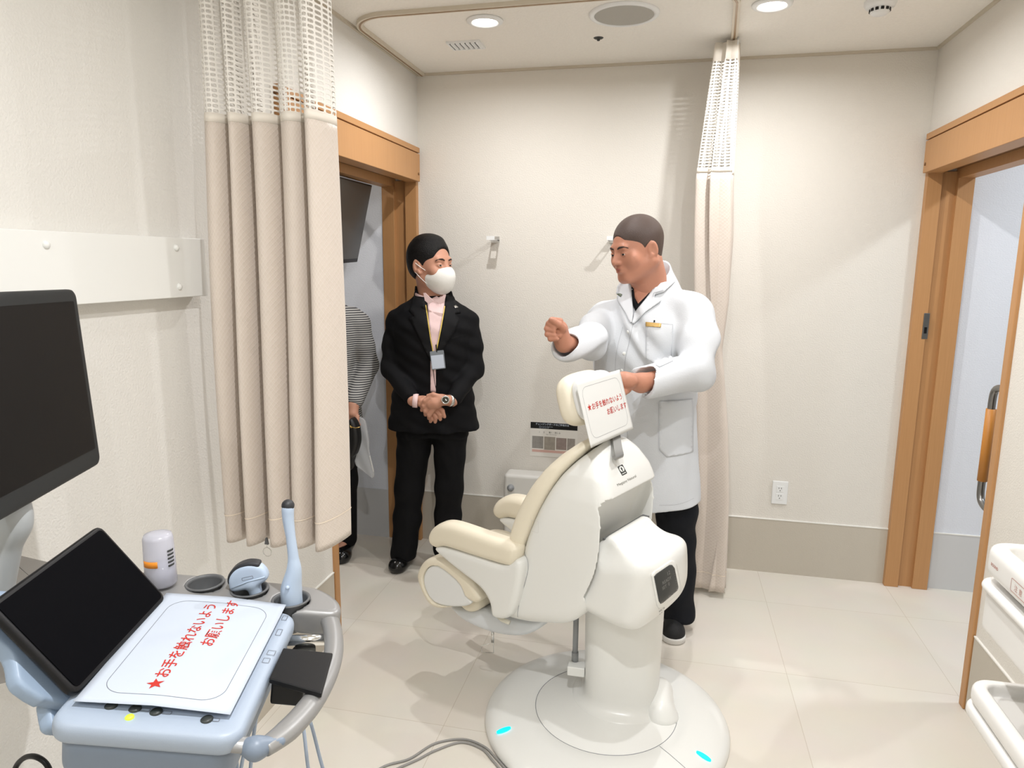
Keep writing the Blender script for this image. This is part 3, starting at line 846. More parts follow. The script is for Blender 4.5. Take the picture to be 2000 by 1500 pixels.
def make_curtain(label, pos, length, z_top, z_net, z_bot, vis, cat='curtain'):
    """pos(u, z) -> x, y ; u runs 0..1 along the cloth of the given length"""
    x, y = pos(0.5, z_bot)
    t = thing('curtain', label, cat, (x, y, z_bot))
    def P(u, z): a, b = pos(u, z); return (a, b, z)
    # cloth
    NU = int(length / 0.011); ZS = np.linspace(z_bot, z_net, 60)
    bm = nb(); uvl = bm.loops.layers.uv.new('uv')
    G = [[bm.verts.new(P(i / NU, z)) for i in range(NU + 1)] for z in ZS]
    for j in range(len(ZS) - 1):
        for i in range(NU):
            f = bm.faces.new((G[j][i], G[j][i + 1], G[j + 1][i + 1], G[j + 1][i]))
            for lp, (uu, zz) in zip(f.loops, ((i, j), (i + 1, j), (i + 1, j + 1), (i, j + 1))): lp[uvl].uv = (uu / NU * length, ZS[zz])
    obj('cloth', bm, M_cloth, t, smooth=True, solid=0.0016)
    # hem stitch and seam between net and cloth
    zh = z_bot + 0.085
    bm = nb(); vs = []
    for i in range(NU + 1):
        u = i / NU; p = np.array(P(u, zh)); d = np.array(P(min(u + 0.002, 1), zh)) - np.array(P(max(u - 0.002, 0), zh)); n = unit(V(-d[1], d[0], 0))
        vs.append([bm.verts.new(p + n * s * 0.0022 + V(0, 0, dz)) for s in (-1, 1) for dz in (-0.0018, 0.0018)])
    for A, B in zip(vs[:-1], vs[1:]):
        for k in ((0, 1), (2, 3)): bm.faces.new((A[k[0]], B[k[0]], B[k[1]], A[k[1]]))
    obj('hem_stitch', bm, M_seam, t, smooth=True)
    def band(name, za, zb, th, m):
        bm = nb(); A = [bm.verts.new(P(i / NU, za)) for i in range(NU + 1)]; B = [bm.verts.new(P(i / NU, zb)) for i in range(NU + 1)]
        for i in range(NU): bm.faces.new((A[i], A[i + 1], B[i + 1], B[i]))
        obj(name, bm, m, t, smooth=True, solid=th)
    band('seam_band', z_net - 0.004, z_net + 0.02, 0.0026, M_band)
    band('heading_band', z_top - 0.075, z_top, 0.003, M_band)
    # openwork net: slots with rounded ends, in ladders
    pw = 0.026; ph = 0.0128
    nc = int(length / pw); z0n, z1n = z_net + 0.018, z_top - 0.073; nr = int((z1n - z0n) / ph)
    bm = nb(); corner = {}
    def cv(i, j):
        if (i, j) not in corner: corner[(i, j)] = bm.verts.new(P(i / (2 * nc), z0n + (z1n - z0n) * j / (2 * nr)))
        return corner[(i, j)]
    for ci in range(nc):
        for cj in range(nr):
            i0, j0 = 2 * ci, 2 * cj
            outer = [(i0, j0), (i0 + 1, j0), (i0 + 2, j0), (i0 + 2, j0 + 1), (i0 + 2, j0 + 2), (i0 + 1, j0 + 2), (i0, j0 + 2), (i0, j0 + 1)]
            ov = [cv(*q) for q in outer]
            inner = [(-0.36, -0.27), (0, -0.33), (0.36, -0.27), (0.42, 0), (0.36, 0.27), (0, 0.33), (-0.36, 0.27), (-0.42, 0)]
            iv = [bm.verts.new(P((ci + 0.5 + a) / nc, z0n + (z1n - z0n) * (cj + 0.5 + b) / nr)) for a, b in inner]
            for k in range(8): bm.faces.new((ov[k], ov[(k + 1) % 8], iv[(k + 1) % 8], iv[k]))
    obj('net', bm, M_net, t, smooth=False, solid=0.0013)
    for k in range(vis):
        u = (k + 0.5) / vis; p = P(u, z_top)
        bm = nb(); tube(bm, [(p[0], p[1], z_top - 0.02), (p[0], p[1], z_top + 0.012), (p[0] + 0.004, p[1], CZ - 0.012)], 0.003, 8)
        obj('runner_hook', bm, M_whitep, t, smooth=True)
    return t

LC = {'y': 1.79}
def lc_pos(u, z):
    s = np.clip((2.5 - z) / 1.7, 0, 1)             # 0 top, 1 bottom
    xl = np.interp(s, [0, .3, 1], [-1.285, -1.275, -1.27]); xr = np.interp(s, [0, .3, 1], [-0.888, -0.890, -0.905])
    n = 5.2; w = 2 * PI * n * (u + 0.020 * math.sin(10 * u + 1.2 * z)) + 0.9 + 0.25 * math.sin(1.7 * z + 5 * u)
    A = 0.050 + 0.018 * s + 0.012 * math.sin(7 * u)
    amp2 = 0.013 + 0.004 * math.sin(13 * u)
    x = xl + (xr - xl) * (u + 0.022 * math.sin(2 * PI * 1.6 * u + 1.0)) + amp2 * math.cos(w)
    y = LC['y'] + A * math.sin(w) + 0.01 * math.sin(3 * z + 4 * u)
    return x, y
make_curtain('beige openwork-topped curtain bunched beside the left wall, ending above the probe rack', lc_pos, 1.75, 2.585, 1.985, 0.80, 9)

def rc_pos(u, z):
    zz = [0.05, 0.5, 0.85, 1.22, 1.45, 1.75, 2.0, 2.58]
    xc = np.interp(z, zz, [0.25, 0.245, 0.225, 0.195, 0.20, 0.195, 0.185, 0.205])
    A = np.interp(z, zz, [0.085, 0.082, 0.075, 0.062, 0.078, 0.085, 0.080, 0.052])
    yl = np.interp(z, [0.05, 1.2, 2.58], [3.34, 3.42, 3.36]); yr = np.interp(z, [0.05, 1.2, 2.58], [3.62, 3.52, 3.60])
    n = 5.3; w = 2 * PI * n * (u + 0.01 * math.sin(8 * u + 3 * z)) + 0.35 * math.sin(1.9 * z + 6 * u)
    x = xc + A * math.sin(w) * (0.85 + 0.15 * math.sin(11 * u)) + 0.01 * math.sin(2 * z + 5 * u)
    y = yl + (yr - yl) * (u + 0.02 * math.sin(10 * u)) + 0.013 * math.sin(2 * w)
    return x, y
make_curtain('long beige curtain with openwork top gathered behind the person in white coat', rc_pos, 1.9, 2.575, 2.03, 0.035, 8)

# clip with a ring hanging from the hem of the short curtain
p = onY(522, 1078, 1.745)
t = thing('ring_clip', 'small metal ring hanging from a clip on the short curtain hem', 'clip', (p[0], 1.745, p[2] - 0.015))
bm = nb(); tube(bm, [(p[0] + 0.0135 * math.cos(a), 1.745, p[2] + 0.0135 * math.sin(a)) for a in np.linspace(0, 2 * PI, 33)[:-1]], 0.0012, 8, closed=True); obj('ring', bm, M_chrome, t, smooth=True)
bm = nb(); tube(bm, [(p[0], 1.745, p[2] + 0.0135), (p[0], 1.745, p[2] + 0.026)], 0.001, 8); obj('link', bm, M_chrome, t, smooth=True)
bm = nb(); prism(bm, [(-0.002, 0.020), (0.002, 0.020), (0.006, 0.0), (0.001, 0.0), (0, 0.008), (-0.001, 0.0), (-0.006, 0.0)], (p[0], 1.745, p[2] + 0.024), (1, 0, 0), (0, 0, 1), (0, 1, 0), -0.003, 0.003); obj('clip_jaw', bm, M_greyd, t)
# ================================================================ examination chair
CA = math.radians(65); CO = V(-0.155, 2.30, 0); CW = V(math.cos(CA), math.sin(CA), 0); CF = V(-CW[1], CW[0], 0); CU = V(0, 0, 1)
FR = (CO, CF, CU, CW)                     # forward, up, sideways (positive away from the camera)
# note (CF, CU, CW) frame
def cw(px, py, w):
    r = ray(px, py); t = (w - np.dot(CP - CO, CW)) / np.dot(r, CW); q = CP + r * t
    return (np.dot(q - CO, CF), q[2])
def C3(f, w, z): return CO + CF * f + CW * w + CU * z
chair = thing('examination_chair', 'white and cream gynaecological examination chair on a round floor base', 'examination chair', CO)

# round base plate
bm = nb(); lathe(bm, [(0, 0.056), (0.245, 0.056), (0.2485, 0.0535), (0.2515, 0.0535), (0.255, 0.0555), (0.30, 0.053), (0.36, 0.046), (0.40, 0.038), (0.422, 0.026), (0.43, 0.012), (0.43, 0.0), (0, 0)], (CO[0], CO[1] - 0.01, 0), n=128)
base = obj('base_plate', bm, M_ivory, chair, smooth=True)
bm = nb(); tube(bm, [(CO[0] + 0.25 * math.cos(a), CO[1] - 0.01 + 0.25 * math.sin(a), 0.0535) for a in np.linspace(0, 2 * PI, 97)[:-1]], 0.0009, 6, closed=True); obj('turntable_joint', bm, M_line, base)
for (px, py) in ((984, 1427), (1374, 1478)):
    p = onZ(px, py, 0.043); d = unit(p - V(CO[0], CO[1] - 0.01, p[2])); tt = V(-d[1], d[0], 0)
    nn = unit(V(d[0] * 0.17, d[1] * 0.17, 1)); tr = np.cross(nn, tt)
    bm = nb(); c0 = p + nn * 0.0035
    prism(bm, [(0.009 * math.cos(a), 0.026 * math.sin(a)) for a in np.linspace(0, 2 * PI, 25)[:-1]], c0, tt, tr, nn, -0.004, 0.0012)
    obj('status_light', bm, mat('cyan_light', (0.0, 0.5, 0.7), 0.4, emit=((0.0, 0.72, 1.0), 1.6)), base)
# joint line of the two halves of the plate
bm = nb(); d = unit(V(0.75, -0.66, 0)); prev = None
for r in np.linspace(0.255, 0.405, 14):
    z = np.interp(r, [0.255, 0.30, 0.36, 0.40, 0.41], [0.0555, 0.053, 0.046, 0.038, 0.033]) + 0.0006
    q = V(CO[0], CO[1] - 0.01, z) + d * r; n_ = V(-d[1], d[0], 0) * 0.0008
    cur = (bm.verts.new(q - n_), bm.verts.new(q + n_))
    if prev: bm.faces.new((prev[0], cur[0], cur[1], prev[1]))
    prev = cur
obj('plate_joint', bm, M_line, base)

# column with its flared foot and side bump
s = SDF((-0.32, 2.15, 0.02), (0.12, 2.62, 0.55), 0.005)
cc = V(-0.105, 2.385, 0)
s.loft([(0.045, 0, 0, 0.150, 0.155), (0.07, 0, 0, 0.136, 0.142), (0.12, 0, 0, 0.134, 0.14), (0.55, 0, 0, 0.142, 0.15)], cc, V(1, 0, 0), V(0, 1, 0), k=0.0, p=2.8)
s.ell((cc[0], cc[1], 0.05), (0.185, 0.185, 0.03), k=0.03)
obj('column', s.mesh(1), M_ivory, chair, smooth=True)
s = SDF((-0.04, 2.19, 0.03), (0.14, 2.46, 0.20), 0.004)
s.cone((0.038, 2.29, 0.07), (0.03, 2.38, 0.085), 0.048, 0.05, k=0)
s.ell((0.045, 2.285, 0.055), (0.055, 0.055, 0.03), k=0.02)
obj('cable_cover', s.mesh(1), M_ivory, chair, smooth=True)
p0, p1 = onY(1125, 1215, 2.36), onY(1123, 1288, 2.36)
bm = nb(); tube(bm, [p0 + V(0, 0, 0.06), p1], 0.010, 16); tube(bm, [p1 + V(0, 0, 0.03), p1 + V(0, 0, -0.005)], 0.0125, 16); obj('lift_rod', bm, M_grey, chair, smooth=True)
q = onY(1122, 1305, 2.34); obj('rod_bracket', bxs(((q[0] - 0.024, 2.315, q[2] - 0.018), (q[0] + 0.04, 2.365, q[2] + 0.018))), M_ivory, chair, bevel=(0.004, 2))

# motor housing behind the column
Wn = 0.165
hp = [cw(1130, 1182, -Wn), cw(1152, 1128, -Wn), cw(1168, 1088, -Wn), cw(1180, 1098, -Wn), cw(1225, 1100, -Wn), cw(1262, 1108, -Wn), cw(1277, 1130, -Wn), cw(1287, 1178, -Wn), cw(1280, 1208, -Wn), cw(1240, 1236, -Wn), cw(1190, 1226, -Wn)]
def hx(s):
    s.plane((cw(1277, 1130, -Wn)[0] + 0.02, cw(1277, 1130, -Wn)[1] + 0.03, 0), (-0.45, 1, 0), 0.01) if False else None
    s.ell((0.10, 0.80, 0), (0.20, 0.16, 0.5), k=0.02, mode='sub') if False else None
hous = slab(catmull(hp, 4, True), -Wn, Wn, 0.045, FR, 0.005, hx)
# sloping neck rising into the back shell
neck = [(-0.215, 0.665), (-0.15, 0.705), (-0.09, 0.757), (-0.065, 0.757), (-0.03, 0.72), (0.02, 0.5), (-0.15, 0.5)]
def addneck(s):
    X, Y, Z = s.grid(tuple(slice(0, n) for n in s.f.shape))
    d2 = poly_sd(neck, X[:, :, 0], Y[:, :, 0])[:, :, None]; dz = np.abs(Z + 0.02) - 0.13; r = 0.02
    d = np.sqrt(np.maximum(d2 + r, 0) ** 2 + np.maximum(dz + r, 0) ** 2) + np.minimum(np.maximum(d2 + r, dz + r), 0) - r
    h = np.maximum(0.06 - np.abs(s.f - d), 0) / 0.06; s.f = (np.minimum(s.f, d) - h * h * 0.015).astype(np.float32)
P_ = np.array(hp); s = SDF((-0.30, 0.42, -0.2), (0.14, 0.84, 0.2), 0.005, FR)
s.f = np.full(s.f.shape, 0.25, np.float32)
X, Y, Z = s.grid(tuple(slice(0, n) for n in s.f.shape)); d2 = poly_sd(catmull(hp, 4, True), X[:, :, 0], Y[:, :, 0])[:, :, None]; dz = np.abs(Z) - Wn; r = 0.045
s.f = (np.sqrt(np.maximum(d2 + r, 0) ** 2 + np.maximum(dz + r, 0) ** 2) + np.minimum(np.maximum(d2 + r, dz + r), 0) - r).astype(np.float32)
addneck(s)
rr_ = (-0.262 + 2.1 * Z * Z - X) * 0.85; k = 0.05; h = np.maximum(k - np.abs(s.f - rr_), 0) / k; s.f = (np.maximum(s.f, rr_) + h * h * k / 4).astype(np.float32)
hm = s.mesh(2)
housing = obj('motor_housing', hm, M_ivory, chair, smooth=True)
hb = bvh_of(hm)
# control display on the rear face of the housing
oH = C3(-0.15, 0.0, 0.6)
def dpoly(f): 
    P0 = [(1277, 1126), (1281, 1121), (1306, 1104), (1311, 1104), (1316, 1110), (1324, 1146), (1323, 1152), (1294, 1175), (1289, 1177), (1286, 1172)]
    c = np.mean(P0, 0); return [tuple(c + (np.array(p) - c) * f) for p in P0]
fr_ = on_cloth(hb, dpoly(1.24), oH, 'display_frame', M_white, housing, 0.002, 0.004, 0.008)
dp = on_cloth(hb, dpoly(1.0), oH, 'display', mat('display_glass', srgb(58, 60, 60), 0.3), housing, 0.0060, 0.001, 0.008)
bm = merge(text_bm('12', 0.20, x=0.62, y=0.70), text_bm('READY', 0.17, x=0.30, y=0.50), text_bm('SET  0', 0.17, x=0.24, y=0.32))
px_drape(bm, hb, oH, lambda x, y: (1288 + 32 * x - 9 * y, 1172 - 22 * x - 48 * y), 0.0075); obj('display_marks', bm, mat('display_print', srgb(140, 140, 138), 0.5), dp)
bm = merge(text_bm('EXAM UNIT', 0.30, x=0, y=0.7), text_bm('MODEL  TYPE', 0.2, x=0, y=0.4), text_bm('AC 100V', 0.2, x=0, y=0.15))
px_drape(bm, hb, oH, lambda x, y: (1288 + 9 * x - 3 * y, 1204 - 6 * x - 24 * y), 0.001); obj('rating_print', bm, M_dark, housing)

# white back and side shell
WS = 0.205
seam = [cw(1008, 1100, -WS), cw(1014, 1065, -WS), cw(1030, 1022, -WS), cw(1050, 980, -WS), cw(1080, 930, -WS), cw(1120, 885, -WS), cw(1150, 866, -WS)]
low = [cw(1012, 1098, -WS), cw(975, 1120, -WS), cw(952, 1155, -WS), cw(958, 1190, -WS), cw(968, 1208, -WS), cw(1010, 1222, -WS), cw(1060, 1227, -WS), cw(1100, 1226, -WS), cw(1128, 1207, -WS), cw(1150, 1172, -WS), cw(1168, 1130, -WS), cw(1177, 1085, -WS)]
rearb = [(-0.088, 0.80), (-0.085, 0.86), (-0.065, 0.93), (-0.035, 0.99), (-0.002, 1.045), (0.02, 1.055)]
side = low + rearb + seam[::-1][1:]
arch = [(-WS, 0.30), (-WS, 0.80), (-0.198, 0.87), (-0.175, 0.945), (-0.14, 1.0), (-0.09, 1.04), (-0.03, 1.06), (0.03, 1.06), (0.09, 1.04), (0.14, 1.0), (0.175, 0.945), (0.198, 0.87), (WS, 0.80), (WS, 0.30)]
s = slab(catmull(side, 4, True), -WS, WS, 0.05, FR, 0.005)
X, Y, Z = s.grid(tuple(slice(0, n) for n in s.f.shape))
da = poly_sd(arch, Z[0, 0, :][None, :], Y[0, :, 0][:, None])[None, :, :]
k = 0.06; h = np.maximum(k - np.abs(s.f - da), 0) / k; s.f = (np.maximum(s.f, da) + h * h * k / 4).astype(np.float32)
# hollow at the back that receives the housing
cut = [(-0.30, 0.30), (-0.30, 0.84), (-0.06, 0.885), (-0.02, 0.86), (0.03, 0.70), (0.03, 0.56), (-0.05, 0.46), (-0.06, 0.30)]
dc = poly_sd(cut, X[:, :, 0], Y[:, :, 0])[:, :, None]; dz = np.abs(Z) - (WS - 0.022); r = 0.03
dcut = np.sqrt(np.maximum(dc + r, 0) ** 2 + np.maximum(dz + r, 0) ** 2) + np.minimum(np.maximum(dc + r, dz + r), 0) - r
s.f = np.maximum(s.f, -dcut).astype(np.float32)
sm_ = s.mesh(2); shell = obj('back_shell', sm_, M_ivory, chair, smooth=True); sb = bvh_of(sm_)
# dark strip stands in for the shade between housing neck and shell
bm = nb(); obox(bm, C3(-0.070, -0.140, 0.738), CF * 0.025, CW * 0.28, CU * 0.006); obj('gap_shade', bm, M_greyd, chair)
# maker's mark on the back
oB = C3(-0.03, 0.0, 0.95)
def em(x, y): return (1215.5 + 9.6 * x + 9.4 * -y, 917.8 - 4.9 * x - 17.4 * y)
def emblem(name, pts, off, m, par): 
    bm = outline_mesh(pts, 0.4); px_drape(bm, sb, oB, em, off); return obj(name, bm, m, par)
lg = emblem('emblem', rrect(-0.5, -0.5, 0.5, 0.5, 0.1), 0.0012, M_dark, shell)
emblem('emblem_disc', [(0.40 * math.cos(a), 0.11 + 0.30 * math.sin(a)) for a in np.linspace(0, 2 * PI, 33)[:-1]], 0.0020, M_ivory, lg)
emblem('emblem_stem', [(-0.12, 0.24), (-0.02, 0.31), (0.10, 0.26), (0.14, 0.12), (0.06, -0.02), (0.06, -0.2), (-0.08, -0.2), (-0.08, 0.0), (-0.14, 0.12)], 0.0028, M_dark, lg)
emblem('emblem_bar', [(-0.36, -0.31), (0.36, -0.31), (0.36, -0.38), (-0.36, -0.38)], 0.0020, M_ivory, lg)
bm = text_bm('Megajoy Natural', 1.0); w_ = max(v.co.x for v in bm.verts)
px_drape(bm, sb, oB, lambda x, y: (1207 + 36.5 * x / w_ - 3.6 * y, 948.5 - 17 * x / w_ - 6.4 * y), 0.0012); obj('maker_name', bm, mat('logo_grey', srgb(120, 118, 108), 0.6), shell)
# fine joint lines on the near side
def side_line(pts, w=0.0014):
    bm = nb(); pr = None; P = catmull([cw(*p, -WS) for p in pts], 6)
    for i, p in enumerate(P):
        d = unit(np.array(P[min(i + 1, len(P) - 1)]) - np.array(P[max(i - 1, 0)])); n = V(-d[1], d[0]) * w / 2
        c = (bm.verts.new((p[0] - n[0], p[1] - n[1], 0)), bm.verts.new((p[0] + n[0], p[1] + n[1], 0)))
        if pr: bm.faces.new((pr[0], c[0], c[1], pr[1]))
        pr = c
    drape(bm, sb, CO - CW * 0.3, CF, CU, -CW, off=0.0008, far=0.3); return bm
obj('panel_joint', side_line([(1010, 1080), (1022, 1095), (1026, 1115), (1021, 1140), (1012, 1170), (1004, 1210)]), M_line, shell)
bm = nb(); f_, z_ = cw(1045, 1028, -WS)
obj('label_outline', place_flat(ring_flat(rrect(-0.014, -0.02, 0.014, 0.02, 0.002), 0.0006), C3(f_, -WS - 0.0006, z_), CF, CU, -CW), mat('pale_print', srgb(205, 205, 200), 0.6), shell)

# cream backrest cushion in front of the seam
out = [cw(990, 1072, -WS), cw(987, 1055, -WS), cw(998, 1015, -WS), cw(1022, 965, -WS), cw(1058, 912, -WS), cw(1098, 874, -WS), cw(1126, 862, -WS)]
inn = [cw(1136, 874, -WS), cw(1118, 886, -WS), cw(1082, 929, -WS), cw(1052, 980, -WS), cw(1032, 1022, -WS), cw(1016, 1062, -WS), cw(1008, 1078, -WS)]
s = slab(catmull(out + inn, 4, True), -0.203, 0.203, 0.03, FR, 0.005)
X, Y, Z = s.grid(tuple(slice(0, n) for n in s.f.shape))
arch2 = [(a * 1.01, b + 0.006) for a, b in arch]
da = poly_sd(arch2, Z[0, 0, :][None, :], Y[0, :, 0][:, None])[None, :, :]; k = 0.03
h = np.maximum(k - np.abs(s.f - da), 0) / k; s.f = (np.maximum(s.f, da) + h * h * k / 4).astype(np.float32)
obj('back_cushion', s.mesh(2), M_cream, chair, smooth=True)

# seat cushion between the armrests
seatp = [cw(1000, 1095, -WS), cw(960, 1105, -WS), cw(900, 1098, -WS), cw(905, 1115, -WS), cw(955, 1135, -WS), cw(1005, 1120, -WS)]
s = slab(catmull([(0.20, 0.58), (0.30, 0.555), (0.42, 0.56), (0.50, 0.545), (0.50, 0.50), (0.42, 0.47), (0.22, 0.50)], 5, True), -0.15, 0.15, 0.03, FR, 0.005)
obj('seat_cushion', s.mesh(2), M_cream, chair, smooth=True)
s = slab(catmull([(0.10, 0.56), (0.44, 0.50), (0.46, 0.46), (0.33, 0.43), (0.20, 0.43), (0.08, 0.46)], 5, True), -0.135, 0.135, 0.03, FR, 0.005)
obj('seat_pan', s.mesh(2), M_ivory, chair, smooth=True)

# armrests: cream pad over a white web
pad = [cw(834, 1048, -WS - .02), cw(845, 1030, -WS - .02), cw(872, 1022, -WS - .02), (cw(935, 1042, -WS - .02)), cw(1000, 1066, -WS - .02), cw(1008, 1085, -WS - .02), cw(1000, 1104, -WS - .02), cw(985, 1106, -WS - .02), cw(925, 1088, -WS - .02), cw(868, 1070, -WS - .02), cw(850, 1072, -WS - .02), cw(838, 1064, -WS - .02)]
web = [cw(850, 1072, -WS - .01), cw(868, 1068, -WS - .01), cw(925, 1084, -WS - .01), cw(985, 1102, -WS - .01), cw(1012, 1092, -WS - .01), cw(1020, 1120, -WS - .01), cw(1000, 1200, -WS - .01), cw(965, 1205, -WS - .01), cw(957, 1175, -WS - .01), cw(940, 1148, -WS - .01), cw(905, 1120, -WS - .01), cw(876, 1097, -WS - .01)]
for sg in (-1, 1):
    a, b = sorted((sg * (WS - 0.052), sg * (WS + 0.028)))
    arm = obj('armrest', slab(catmull(web, 4, True), min(a, b) + 0.006, max(a, b) - 0.006, 0.02, FR, 0.004).mesh(2), M_ivory, chair, smooth=True)
    obj('arm_pad', slab(catmull(pad, 5, True), a, b, 0.03, FR, 0.004).mesh(2), M_cream, arm, smooth=True, label='cream armrest pad')

# leg supports: cream rim round a white disc
ro = [cw(812, 1132, -.2), cw(817, 1108, -.2), cw(832, 1093, -.2), cw(855, 1092, -.2), cw(885, 1104, -.2), cw(912, 1128, -.2), cw(928, 1152, -.2), cw(936, 1172, -.2), cw(926, 1180, -.2), cw(912, 1176, -.2), cw(890, 1186, -.2), cw(850, 1190, -.2), cw(828, 1172, -.2)]
ri = [cw(824, 1134, -.2), cw(829, 1116, -.2), cw(841, 1106, -.2), cw(858, 1108, -.2), cw(880, 1124, -.2), cw(898, 1142, -.2), cw(908, 1164, -.2), cw(918, 1178, -.2), cw(905, 1186, -.2), cw(870, 1186, -.2), cw(845, 1178, -.2), cw(830, 1158, -.2)]
roC, riC = catmull(ro, 5, True), catmull(ri, 5, True)
for sg, off in ((-1, 0.0), (1, 0.0)):
    a, b = sorted((sg * 0.20, sg * 0.105))
    def cutin(s):
        X, Y, Z = s.grid(tuple(slice(0, n) for n in s.f.shape)); d = poly_sd(riC, X[:, :, 0], Y[:, :, 0])[:, :, None]
        side_ = (Z - (b - 0.022)) if sg > 0 else ((a + 0.022) - Z)
        s.f = np.maximum(s.f, -np.maximum(d, -side_)).astype(np.float32)
    rim = obj('leg_rest', slab(roC, a, b, 0.022, FR, 0.004, cutin).mesh(2), M_cream, chair, smooth=True)
    w0, w1 = (b - 0.026, b - 0.006) if sg > 0 else (a + 0.006, a + 0.026)
    obj('rest_disc', slab([tuple(V(*p[:2])) for p in riC], w0, w1, 0.008, FR, 0.004).mesh(1), M_whitep, rim, smooth=True)
# far calf pad seen between rest and armrest
s = slab(catmull([cw(875, 1102, -.1), cw(905, 1106, -.1), cw(936, 1128, -.1), cw(953, 1158, -.1), cw(950, 1182, -.1), cw(930, 1186, -.1), cw(910, 1168, -.1), cw(890, 1135, -.1)], 5, True), -0.16, -0.03, 0.025, FR, 0.005)
obj('calf_pad', s.mesh(2), M_cream, chair, smooth=True)

# curved tray beneath the seat
s = slab(catmull([cw(878, 1182, -.12), cw(905, 1188, -.12), cw(945, 1190, -.12), cw(985, 1205, -.12), cw(1020, 1210, -.12), cw(1060, 1212, -.12), cw(1050, 1230, -.12), cw(1015, 1243, -.12), cw(960, 1236, -.12), cw(905, 1212, -.12)], 5, True), -0.13, 0.13, 0.025, FR, 0.005)
obj('drip_tray', s.mesh(2), mat('tray_white', srgb(222, 226, 230), 0.3), chair, smooth=True)
p = C3(0.36, -0.10, 0.27)
q = onP(962, 1240, C3(0, -0.10, 0), CW)
bm = nb(); tube(bm, [q + V(0, 0, 0.02), q + V(0, 0, -0.03)], 0.006, 12)
tube(bm, [q + V(0.004, 0, -0.02), q + V(0.004, 0, -0.075), q + V(-0.045, 0.012, -0.085), q + V(-0.05, 0.013, -0.06), q + V(-0.012, 0.004, -0.04)], 0.0016, 8)
obj('wire_hook', bm, M_chrome, chair, smooth=True)
q = onP(995, 1216, C3(0, -0.19, 0), CW); bm = nb(); tube(bm, [q, q + CF * 0.035, q + CF * 0.05 + CU * 0.008], 0.008, 10); obj('side_lever', bm, mat('lever_clear', srgb(226, 222, 206), 0.2), chair, smooth=True)

# headrest
hw_ = 0.135
ho = [cw(1083, 795, -hw_), cw(1087, 768, -hw_), cw(1102, 742, -hw_), cw(1125, 728, -hw_), cw(1155, 722, -hw_), cw(1178, 725, -hw_), cw(1180, 738, -hw_), cw(1140, 760, -hw_), cw(1122, 790, -hw_), cw(1122, 815, -hw_), cw(1135, 836, -hw_), cw(1115, 832, -hw_), cw(1094, 816, -hw_)]
# built in its own frame: tilted like the sheet of paper hanging behind it
PO = V(-0.275, 2.138, 1.252); PR = unit(V(0.392, 0.92, 0.016)); PD = unit(V(0.265, -0.096, -0.959)); PD = unit(PD - PR * PD.dot(PR)); PN = np.cross(PR, PD)
if PN.dot(CF) > 0: PN = -PN               # points to the rear, towards the camera
ctr = onP(1128, 782, PO - PN * 0.05, PN)
HC = ctr + PR * 0.085
HF = (HC, PR, -PD, -PN)
outl = [(0.13 * math.copysign(abs(math.cos(a)) ** 0.62, math.cos(a)), 0.088 * math.copysign(abs(math.sin(a)) ** 0.62, math.sin(a))) for a in np.linspace(0, 2 * PI, 49)[:-1]]
hr = obj('headrest', slab(outl, -0.005, 0.060, 0.028, HF, 0.004).mesh(2), M_cream, chair, smooth=True)
outs = [(x * 0.93, y * 0.90) for x, y in outl]
obj('headrest_back', slab(outs, -0.043, 0.0, 0.018, HF, 0.004).mesh(2), M_whitep, hr, smooth=True)
# steel bracket from the headrest down into the shell
a0 = onP(1201, 850, C3(0.008, 0.02, 1.03), V(*CF)); a1 = onP(1206, 893, C3(-0.050, 0.02, 0.97), V(*CF))
a_top = HC - PN * 0.0 - (-PD) * 0.0
bm = nb(); hwk = 0.026
pth = catmull([HC + PD * 0.0 + PN * 0.022, HC + PD * 0.09 + PN * 0.015, (a0 + CU * 0.04 + CF * 0.006), a0, a1 + CU * 0.012, a1], 6)
prev = None
for i, p in enumerate(pth):
    d = unit(np.array(pth[min(i + 1, len(pth) - 1)]) - np.array(pth[max(i - 1, 0)])); n = unit(np.cross(d, CW))
    c = [bm.verts.new(p + CW * s_ * hwk + n * t_) for s_, t_ in ((-1, -0.008), (1, -0.008), (1, 0.008), (-1, 0.008))]
    if prev:
        for k_ in range(4): bm.faces.new((prev[k_], prev[(k_ + 1) % 4], c[(k_ + 1) % 4], c[k_]))
    else: bm.faces.new(c[::-1])
    prev = c
bm.faces.new(prev); bmesh.ops.recalc_face_normals(bm, faces=bm.faces)
obj('headrest_bracket', bm, mat('bracket_grey', srgb(150, 150, 148), 0.35, metal=0.3), chair, bevel=(0.003, 2))

